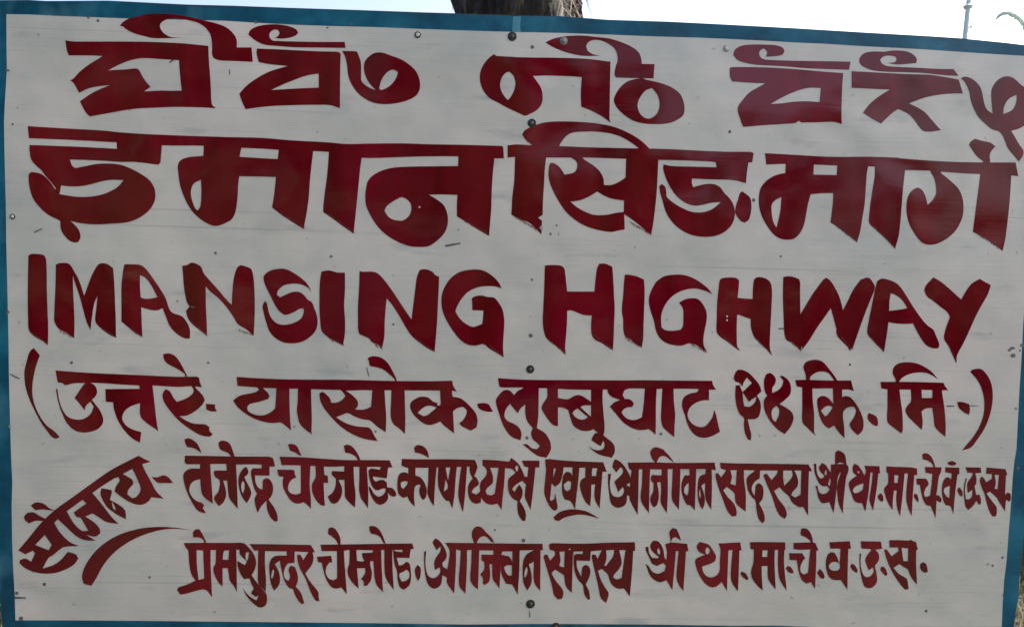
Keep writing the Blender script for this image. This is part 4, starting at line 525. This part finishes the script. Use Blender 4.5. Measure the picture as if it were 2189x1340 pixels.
for li, line in enumerate(LINES):
    gl = [[((1 if s == '+' else -1), [(pl[i]/10, pl[i+1]/10) for i in range(0, len(pl), 2)]) for s, pl in g] for g in line]
    V, res = fill(gl)
    for F in res:
        if F: paint("painted_letter", V, F, RED, .0003+.00003*li, sign)

# dry-brush ends where the flat brush was lifted off
THIN = plain("thin dry-brushed maroon", (.16, .022, .026), .3, 0, .3, 200)
fr = random.Random(9)
for x0, y0, x1, y1 in ((277, 703, 304, 720), (126, 707, 157, 720), (214, 699, 247, 720), (410, 689, 442, 716), (510, 705, 542, 716), (700, 721, 734, 736), (800, 735, 816, 746), (885, 721, 929, 750),
        (1045, 737, 1076, 763), (1170, 723, 1208, 755), (1266, 713, 1309, 746), (1336, 722, 1371, 741), (1475, 734, 1510, 752), (1540, 714, 1580, 747), (1612, 720, 1649, 756), (1692, 733, 1713, 746),
        (1796, 717, 1820, 746), (1856, 715, 1888, 750), (2026, 735, 2043, 770), (64, 709, 101, 734), (600, 456, 650, 486), (700, 456, 756, 496), (990, 470, 1045, 501), (1100, 463, 1150, 492),
        (1345, 474, 1391, 501), (1785, 480, 1831, 516), (1865, 482, 1913, 528), (2090, 500, 2143, 534), (655, 905, 665, 924), (808, 905, 823, 922), (1355, 915, 1370, 918)):
    vv = []; ff = []; n_ = max(4, int(math.hypot(x1-x0, y1-y0)/2.2))
    for k in range(n_):
        t = (k+fr.random())/n_; x = x0+(x1-x0)*t; y = y0+(y1-y0)*t-1.5; l = fr.uniform(2.5, 8); w_ = fr.uniform(.5, 1.3)
        a = len(vv); vv += [P(x-w_, y, .00055), P(x+w_, y, .00055), P(x+l*.3, y+l, .00055)]; ff.append((a, a+1, a+2))
    o = mesh("brush_feather", vv, ff, THIN, sign)
    for pl in o.data.polygons:
        if pl.normal.y > 0: pl.flip()

# screws, nails, scratches and chips on the face
def disc(name, u, v, r, h, m, parent=None, seg=18, dome=.35, sit=0.0):
    c = P(u, v); rad = (P(u+r, v)-c).length
    vs = []; fs = []
    for k, (rr, hh) in enumerate(((1, sit), (1, sit+h*.6), (.88, sit+h), (.4, sit+h*(1+dome)))):
        for i in range(seg):
            a = 2*math.pi*i/seg; vs.append((c.x+rad*rr*math.cos(a), -hh, c.z+rad*rr*math.sin(a)))
    for k in range(3):
        for i in range(seg): fs.append((k*seg+i, k*seg+(i+1) % seg, (k+1)*seg+(i+1) % seg, (k+1)*seg+i))
    fs.append(tuple(range(3*seg, 4*seg)))
    o = mesh(name, vs, fs, m, parent or sign)
    b = bmesh.new(); b.from_mesh(o.data); bmesh.ops.recalc_face_normals(b, faces=b.faces[:]); b.to_mesh(o.data); b.free()
    return o
for u, v, r in ((1095, 78.5, 9.8), (1137, 263.5, 9.2), (1133.5, 789, 8.8), (1134, 1290, 9.6), (1188, 1339, 9.5)):
    wsh = disc("washer", u, v, r, .0011, RUST, dome=.05)
    disc("screw_head", u+.3, v, r*.42, .0016, ZINC, wsh, 12, .3, .001)
wsh = disc("washer", 1205, 88, 8.4, .001, OLDWHITE, dome=.1); disc("screw_head", 1205, 88, 5, .002, OLDWHITE, wsh, 12, .3, .0009)
for u, v, r, m in ((893, 75, 7, RUST), (27, 463, 6, RUST), (1553, 104, 7, GREYCHIP)):
    wsh = disc("washer", u, v, r, .0012, m, dome=.05); disc("screw_head", u, v, r*.62, .001, WHITE, wsh, 12, .3, .0012)
for u, v, r in ((1138, 101, 4), (1134.5, 717, 4.6), (1126.5, 935.5, 3.6), (1413, 927, 3.2), (1119, 1154.5, 4.4), (547, 48, 3.4), (1611, 428, 4), (1669, 548, 2.4),
                (379, 644, 2), (841, 693, 2.6), (1137, 598, 2.6), (708, 548, 3), (461, 541, 3), (95, 1248, 4), (153, 775, 3.4), (1817, 779, 2.6), (189, 37.5, 3.2), (980, 491, 1.8), (803, 922, 2.4),
                (36, 1267, 4), (45, 1321, 5), (1560, 282, 3.4), (320, 1233, 2.6), (27, 266, 2.4), (445, 775, 2.6), (1190, 482, 2.2), (1177, 500, 2.6), (2143, 1191, 2.8), (2122, 1208, 2.6), (1980, 1305, 3.2), (1058, 1132, 2.2)):
    disc("nail_head", u, v, r, .0004, CHIP, None, 9, .3)
for pts in ([(950, 524), (966, 521), (984, 518.5), (984.5, 521.5), (968, 525), (954, 528)], [(72, 496), (90, 488), (91.5, 490), (74, 498)],
            [(20, 797), (30, 802), (43, 808), (41, 810), (27, 804)], [(1131, 1304), (1132.5, 1304), (1134, 1318), (1131.5, 1318)],
            [(1663, 701), (1676, 700.5), (1677, 703.5), (1666, 704)], [(408, 654), (417, 656), (416, 658), (407, 656)], [(489.5, 149), (491.5, 149), (492.5, 160), (490, 160)],
            [(31, 1274), (55, 1275.5), (57, 1278.5), (33, 1279)], [(783, 785), (785, 785), (790, 805), (787.5, 803)],
            [(2023, 866), (2040, 866.5), (2040, 869), (2024, 869)], [(2071, 866), (2091, 866), (2091, 867.5), (2072, 868)], [(362, 133), (368, 128), (371, 130), (364, 136)]):
    raw("scratch", pts, CHIP, .0006)
def blob(u, v, r, n=9):
    return [(u+r*random.uniform(.55, 1.2)*math.cos(2*math.pi*i/n), v+r*random.uniform(.4, .9)*math.sin(2*math.pi*i/n)) for i in range(n)]
for u, v, r in ((2163, 744, 6), (2158, 748, 4), (2166, 760, 6), (2184, 738, 5), (2180, 749, 3), (16, 151, 5), (16, 668, 6), (22, 911, 4), (630, 911, 4), (1157, 487, 5), (2172, 873, 3), (2176, 1000, 4),
                (210, 45, 4), (700, 60, 3), (752, 53, 4), (860, 57, 3), (2112, 1205, 4)):
    raw("paint_chip", blob(u, v, r), GREYCHIP if 20 < u < 2150 and v > 120 else CHIP, .0006)
for u, v in ((1554, 676), (1554, 684), (1218, 1173), (897, 443)):
    raw("paint_chip", blob(u, v, 2.6), WHITE, .0007)

# timber behind the sheet
zt = P(1100, 45).z; zb = P(1100, 1355).z
for x in (-1.02, .0, 1.10):
    bm_obj("post", box_bm(x-.045, x+.045, .052, .142, -.35, zt-.06, .006), TIMBER, sign)
for z in (zt-.18, (zt+zb)/2, zb+.12):
    bm_obj("batten", box_bm(-1.16, 1.24, .012, .052, z-.035, z+.035, .004), TIMBER, sign)

# ------------------------------------------------------------------ palm trunk right behind the board
palm = empty("palm_tree", (-.034, .47, 0)); PS = .75
tag(palm, "rough shaggy palm trunk standing directly behind the middle of the signboard", "tree")
seg = 72; rings = 130; HT = 5.4; vs = []; fs = []
def prof(an, z):
    x, y = math.cos(an), math.sin(an)
    r = .205 + .012*math.sin(z*2.1)
    # overlapping leaf bases wind round the trunk
    ph = (an/(2*math.pi)*5 + z*3.4) % 1.0
    r += .030*(1-ph)**1.5 + .012*abs(math.sin(an*5+z*2))
    r += .030*noise.noise(Vector((x*3, y*3, z*7))) + .026*noise.noise(Vector((x*14, y*14, z*20)))
    return r*(1.25-.05*z if z < 1 else 1.2*(1-.03*z)/1.0*1.0)
for j in range(rings+1):
    z = -.2+(HT+.2)*j/rings
    for i in range(seg):
        a = 2*math.pi*i/seg; r = prof(a, z)*.93*PS
        vs.append((r*math.cos(a), r*math.sin(a), z))
for j in range(rings):
    for i in range(seg): fs.append((j*seg+i, j*seg+(i+1) % seg, (j+1)*seg+(i+1) % seg, (j+1)*seg+i))
trunk = mesh("trunk", vs, fs, BARK, palm, True)
# stumps of cut leaf stalks
rng = random.Random(3)
for k in range(46):
    z = .25+k*.108; a = k*2.399; r = prof(a, z)*.90*PS
    d = Vector((math.cos(a), math.sin(a), 0)); t = Vector((-d.y, d.x, 0)); u = (d*.55+Vector((0, 0, 1))).normalized()
    c = d*(r-.02)+Vector((0, 0, z)); w = rng.uniform(.045, .075); L = rng.uniform(.09, .17); nrm = u.cross(t)
    vv = []
    for s_, ws, ths in ((0, 1.2, .03), (.55, 1.0, .024), (1, .78, .017)):
        for sx, sn in ((-1, 0), (-.5, 1), (.5, 1), (1, 0), (.5, -1), (-.5, -1)):
            vv.append(c+u*L*s_+t*w*ws*sx+nrm*ths*sn+Vector([rng.uniform(-.004, .004) for _ in range(3)]))
    ff = [(i*6+q, i*6+(q+1) % 6, (i+1)*6+(q+1) % 6, (i+1)*6+q) for i in range(2) for q in range(6)]+[(0, 1, 2, 3, 4, 5)[::-1], (12, 13, 14, 15, 16, 17)]
    mesh("leaf_base", vv, ff, BARK, palm)
vs = []; fs = []
for k in range(1500):
    z = rng.uniform(.2, 4.6); a = rng.uniform(-1.1, .95) if k < 1150 else rng.uniform(0, 6.28)
    r = prof(a, z)*.94*PS; d = Vector((math.cos(a), math.sin(a), 0)); t = Vector((-d.y, d.x, 0))
    p0 = d*r+Vector((0, 0, z)); L = rng.uniform(.05, .2); w = rng.uniform(.0012, .004)
    p1 = p0+d*rng.uniform(.015, .055)+t*rng.uniform(-.03, .03)+Vector((0, 0, -L*.45)); p2 = p1+d*rng.uniform(-.01, .03)+t*rng.uniform(-.03, .03)+Vector((0, 0, -L*.55))
    n = len(vs); vs += [p0-t*w, p0+t*w, p1-t*w, p1+t*w, p2]; fs += [(n, n+1, n+3, n+2), (n+2, n+3, n+4)]
fb = mesh("hanging_fibre", vs, fs, FIBRE, palm); fb['kind'] = 'stuff'
def frond(origin, az, L, rise, droop, m, parent, leaflets=26, wid=.34, seed=0):
    rg = random.Random(seed); h = Vector((math.cos(az), math.sin(az), 0)); side = Vector((-h.y, h.x, 0))
    pts = []
    for i in range(leaflets+1):
        s = i/leaflets; pts.append(origin+h*L*(s-.12*s*s)+Vector((0, 0, rise*math.sin(s*1.9)-droop*s*s*s)))
    vs, fs = tube(pts, [.016*(1-.8*i/leaflets)+.003 for i in range(leaflets+1)], 5)
    for i in range(3, leaflets+1):
        s = i/leaflets; l = wid*math.sin(math.pi*min(1, .15+s*.85))**.6+.05
        tdir = (pts[i]-pts[i-1]).normalized()
        for sg in (-1, 1):
            for q in range(2):
                p0 = pts[i]-tdir*q*L/leaflets*.5; dr = (side*sg+tdir*.7+Vector((0, 0, -.35-rg.random()*.5))).normalized()
                w = tdir*.014; n = len(vs); mid = p0+dr*l*.55+Vector((0, 0, .01)); tip = p0+dr*l+Vector((0, 0, -l*.22))
                vs += [p0-w, p0+w, mid-w, mid+w, tip]; fs += [(n, n+1, n+3, n+2), (n+2, n+3, n+4)]
    return mesh("frond", vs, fs, m, parent)
for k in range(14):
    frond(Vector((0, 0, HT-.05)), k*2.399, 2.0+.3*rng.random(), .9-.06*k, .6+.13*k, LEAF_G, palm, 26, .36, k)

# ------------------------------------------------------------------ slim pole and drooping palm frond behind, upper right
def ray(u, v, dist):
    d = MT @ Vector(((u-1094.5)/1706.0, (v-670.0)/1706.0, 1.0)); return CAMP+d*dist
pb = ray(2060.5, 110, 21.0); pt = ray(2072.5, -4, 21.0)
ax = (pt-pb).normalized(); foot = pb-ax*(pb.z+.3)/ax.z
pole = empty("utility_pole", (foot.x, foot.y, 0)); off = Vector((foot.x, foot.y, 0))
tag(pole, "slim leaning pole, flare wash in its colour, rising above the board's top edge near the right corner", "pole")
top = pt+ax*1.6; n = 16
vs, fs = tube([foot+(top-foot)*i/n-off for i in range(n+1)], [.088-.022*i/n for i in range(n+1)], 12)
mesh("shaft", vs, fs, POLE, pole, True)
kn = ray(2069.5, 15.5, 21.0)-off
vs, fs = tube([kn-ax*.06, kn-ax*.03, kn+ax*.01, kn+ax*.05], [.075, .10, .125, .075], 12); mesh("collar", vs, fs, POLE, pole)
for s_, dz in ((-1, .02), (1, .05)):
    a = kn+right*.07*s_; vs, fs = tube([a, a+right*.06*s_+Vector((0, 0, dz))], [.028, .010], 7); mesh("spur", vs, fs, POLE, pole)
ins = ray(2075.5, 58, 20.95)-off; vs, fs = tube([ins-right*.05, ins+right*.01, ins+right*.03], [.015, .035, .028], 8); mesh("insulator", vs, fs, POLE, pole)

tree2 = empty("palm_tree", tuple(Vector((ray(2222, 600, 12.5).x, ray(2222, 600, 12.5).y, 0))))
tag(tree2, "arching palm frond tip, glare in its colour, above the board's top right corner", "tree")
o2 = Vector(tree2.location)
peak = ray(2222, 38, 12.5)
crown = Vector((0, 0, peak.z-.15))
vs, fs = tube([Vector((0, 0, -.2)), Vector((.05, 0, 1.5)), Vector((.02, 0, 3)), crown], [.16, .12, .10, .09], 12, .05); mesh("trunk", vs, fs, BARK, tree2, True)
for k in range(9):
    frond(crown, .3+k*.7, 1.5, .5-.03*k, .6+.1*k, LEAF_P, tree2, 20, .22, 50+k) if not 1.3 < (.3+k*.7) % 6.283 < 5.0 else None
# the arching leaf that reaches into view
spine = [(2206, 92), (2198, 70), (2190, 54), (2180, 42), (2168, 33), (2156, 28), (2145, 29), (2136, 34), (2129, 42)]
pts = [ray(u, v, 12.5)-o2 for u, v in spine]
pts = [crown+(pts[0]-crown)*.0, crown+(pts[0]-crown)*.5+Vector((0, 0, .05))]+pts
vs, fs = tube(pts, [.03, .035, .036, .036, .034, .033, .032, .032, .030, .026, .012], 8)
for i in range(2, len(pts)-1):
    td = (pts[i+1]-pts[i])
    for q in range(3):
        p0 = pts[i]+td*q/3; dn = Vector((rng.uniform(-.3, .3), rng.uniform(-.5, .5), -1)).normalized()
        if i > 4: dn = (dn*.5+td.normalized()).normalized()
        l = (.15 if i < 6 else .07)*rng.uniform(.5, 1); w = td.normalized()*.018; n = len(vs)
        vs += [p0-w, p0+w, p0+dn*l*.6-w, p0+dn*l*.6+w, p0+dn*l]; fs += [(n, n+1, n+3, n+2), (n+2, n+3, n+4)]
mesh("frond", vs, fs, LEAF_P, tree2)

# ------------------------------------------------------------------ trees across the road (they show only as reflections in the gloss)
def tree_mesh(seed, H, Rw, m):
    rg = random.Random(seed); vs = []; fs = []
    blobs = []
    for k in range(16):
        a = rg.uniform(0, 6.28); r = Rw*rg.uniform(.1, .75); z = H*rg.uniform(.38, .92)
        blobs.append((Vector((math.cos(a)*r, math.sin(a)*r, z)), Rw*rg.uniform(.25, .48)))
    for c, br in blobs:
        for q in range(260):
            d = Vector((rg.gauss(0, 1), rg.gauss(0, 1), rg.gauss(0, 1))).normalized()*br*rg.uniform(.55, 1.05)
            p = c+d; t = Vector((rg.gauss(0, 1), rg.gauss(0, 1), rg.gauss(0, .5))).normalized(); b = t.cross(d).normalized()
            s = rg.uniform(.10, .2); n = len(vs); vs += [p-t*s, p-b*s*.5, p+t*s, p+b*s*.5]; fs.append((n, n+1, n+2, n+3))
    me = bpy.data.meshes.new("crown"); me.from_pydata(vs, [], fs); me.update(); me.materials.append(m)
    tv, tf = tube([Vector((0, 0, -.3)), Vector((.1, .05, H*.2)), Vector((-.05, 0, H*.45)), Vector((.05, 0, H*.75))], [.26, .2, .15, .06], 10, .08)
    for c, br in blobs[:9]:
        a, b = tube([Vector((0, 0, H*.35)), (Vector((0, 0, H*.4))+c)/2+Vector((0, 0, .1)), c], [.09, .06, .02], 6)
        n = len(tv); tv += a; tf += [tuple(i+n for i in f) for f in b]
    mt = bpy.data.meshes.new("trunk"); mt.from_pydata(tv, [], tf); mt.update(); mt.materials.append(BARK)
    return me, mt
kinds = [tree_mesh(11, 7.5, 2.6, LEAF_D), tree_mesh(12, 6.0, 2.9, LEAF_G), tree_mesh(13, 9.0, 3.0, LEAF_D)]
TREES = [(-6.0, -10.5, 0, 1.0), (-3.0, -11.5, 2, .8), (-9.5, -12, 2, 1.1), (-.9, -12.5, 1, .95), (-13.5, -14, 1, 1.5), (-6.8, -16, 2, 1.2), (2.3, -15, 0, .9), (4.4, -19, 1, .85), (8.0, -19, 0, .72), (13, -22, 2, .55), (18, -30, 1, .7)]
def shrub_mesh(seed, m):
    rg = random.Random(seed); vs = []; fs = []
    for k in range(9):
        c = Vector((rg.uniform(-.9, .9), rg.uniform(-.4, .4), rg.uniform(.3, 1.5))); br = rg.uniform(.35, .6)
        for q in range(200):
            d = Vector((rg.gauss(0, 1), rg.gauss(0, 1), rg.gauss(0, 1))).normalized()*br*rg.uniform(.4, 1.05)
            p = c+d; p.z = max(p.z, .02); t = Vector((rg.gauss(0, 1), rg.gauss(0, 1), rg.gauss(0, .5))).normalized(); b = t.cross(d).normalized()
            z = rg.uniform(.05, .11); n = len(vs); vs += [p-t*z, p-b*z*.5, p+t*z, p+b*z*.5]; fs.append((n, n+1, n+2, n+3))
    me = bpy.data.meshes.new("foliage"); me.from_pydata(vs, [], fs); me.update(); me.materials.append(m); return me
sm = [shrub_mesh(21, LEAF_D), shrub_mesh(22, LEAF_D)]
for i in range(15):  # unseen shrub row, added so the gloss reflects something dark
    x = -9.5+i*1.35; y = -6.2-.5*math.sin(i*2.3); sc_ = 1.0+.18*math.sin(i*1.7)
    e = empty("shrub", (x, y, 0)); e.scale = (sc_, sc_, sc_*1.05); e.rotation_euler.z = .3*math.sin(i)
    tag(e, "leafy shrub added in a row facing the signboard to darken its reflections", "shrub", "added shrubs facing the signboard")
    o = bpy.data.objects.new("foliage", sm[i % 2]); C.objects.link(o); o.parent = e

for i, (x, y, k, s) in enumerate(TREES):
    e = empty("broadleaf_tree", (x, y, 0)); e.scale = (s, s, s); e.rotation_euler.z = i*1.7
    tag(e, "dark leafy tree across the road facing the signboard", "tree", "trees across the road facing the sign")
    for me in kinds[k]:
        o = bpy.data.objects.new(me.name, me); C.objects.link(o); o.parent = e

for lx, ly, ss, lb in ((-3.9, -1.6, 1.6, "broad leafy shrub added left of the signboard to darken its left side"), (-3.4, -3.9, 1.35, "tall leafy shrub added ahead and left of the signboard to darken its lower left"),  # both unseen, added to block light from the left
                   (4.9, 2.9, 1.1, "tall leafy bush added behind the right end of the signboard to shade the grass"), (-2.25, 1.0, 1.15, "low dark bush added behind the bottom left corner of the signboard to darken the gap"),  # added: right one shades the grass, left one darkens the corner gap
                   (3.5, 2.3, .7, "small bush in the grass behind the bottom right corner of the signboard")):
    e = empty("shrub", (lx, ly, 0)); e.scale = (ss, ss, ss); tag(e, lb, "shrub")
    o = bpy.data.objects.new("foliage", sm[0]); C.objects.link(o); o.parent = e
# ------------------------------------------------------------------ grass behind and round the foot of the sign
vs = []; fs = []; rg = random.Random(5)
cols = []
for k in range(34000):
    if k > 28000: x = rg.uniform(2.0, 3.6); y = rg.uniform(1.2, 4.0)
    elif k < 20000: x = rg.uniform(-3.2, 5.2); y = rg.uniform(.25, 6.5)
    else: x = rg.uniform(-3.5, 4.5); y = rg.uniform(-1.0, .25)
    cl = noise.noise(Vector((x*1.3, y*1.3, 3)))
    if cl < -.18 and rg.random() < .8: continue
    h = rg.uniform(.05, .22)*(1+.8*max(0, cl)); a = rg.uniform(0, 6.28); w = rg.uniform(.002, .005)
    t = Vector((math.cos(a), math.sin(a), 0))*w; ln = Vector((rg.gauss(0, .5), rg.gauss(0, .5), 0))*h
    p = Vector((x, y, -.02)); n = len(vs)
    vs += [p-t, p+t, p+ln*.4+Vector((0, 0, h*.6))-t*.7, p+ln*.4+Vector((0, 0, h*.6))+t*.7, p+ln+Vector((0, 0, h*.85))]
    fs += [(n, n+1, n+3, n+2), (n+2, n+3, n+4)]
GRASS = leaf_mat("dry grass blades", (.025, .03, .008), (.17, .145, .06))
g = mesh("grass", vs, fs, GRASS); tag(g, "dry yellow-green grass on the ground behind the sign", "grass", kind='stuff')
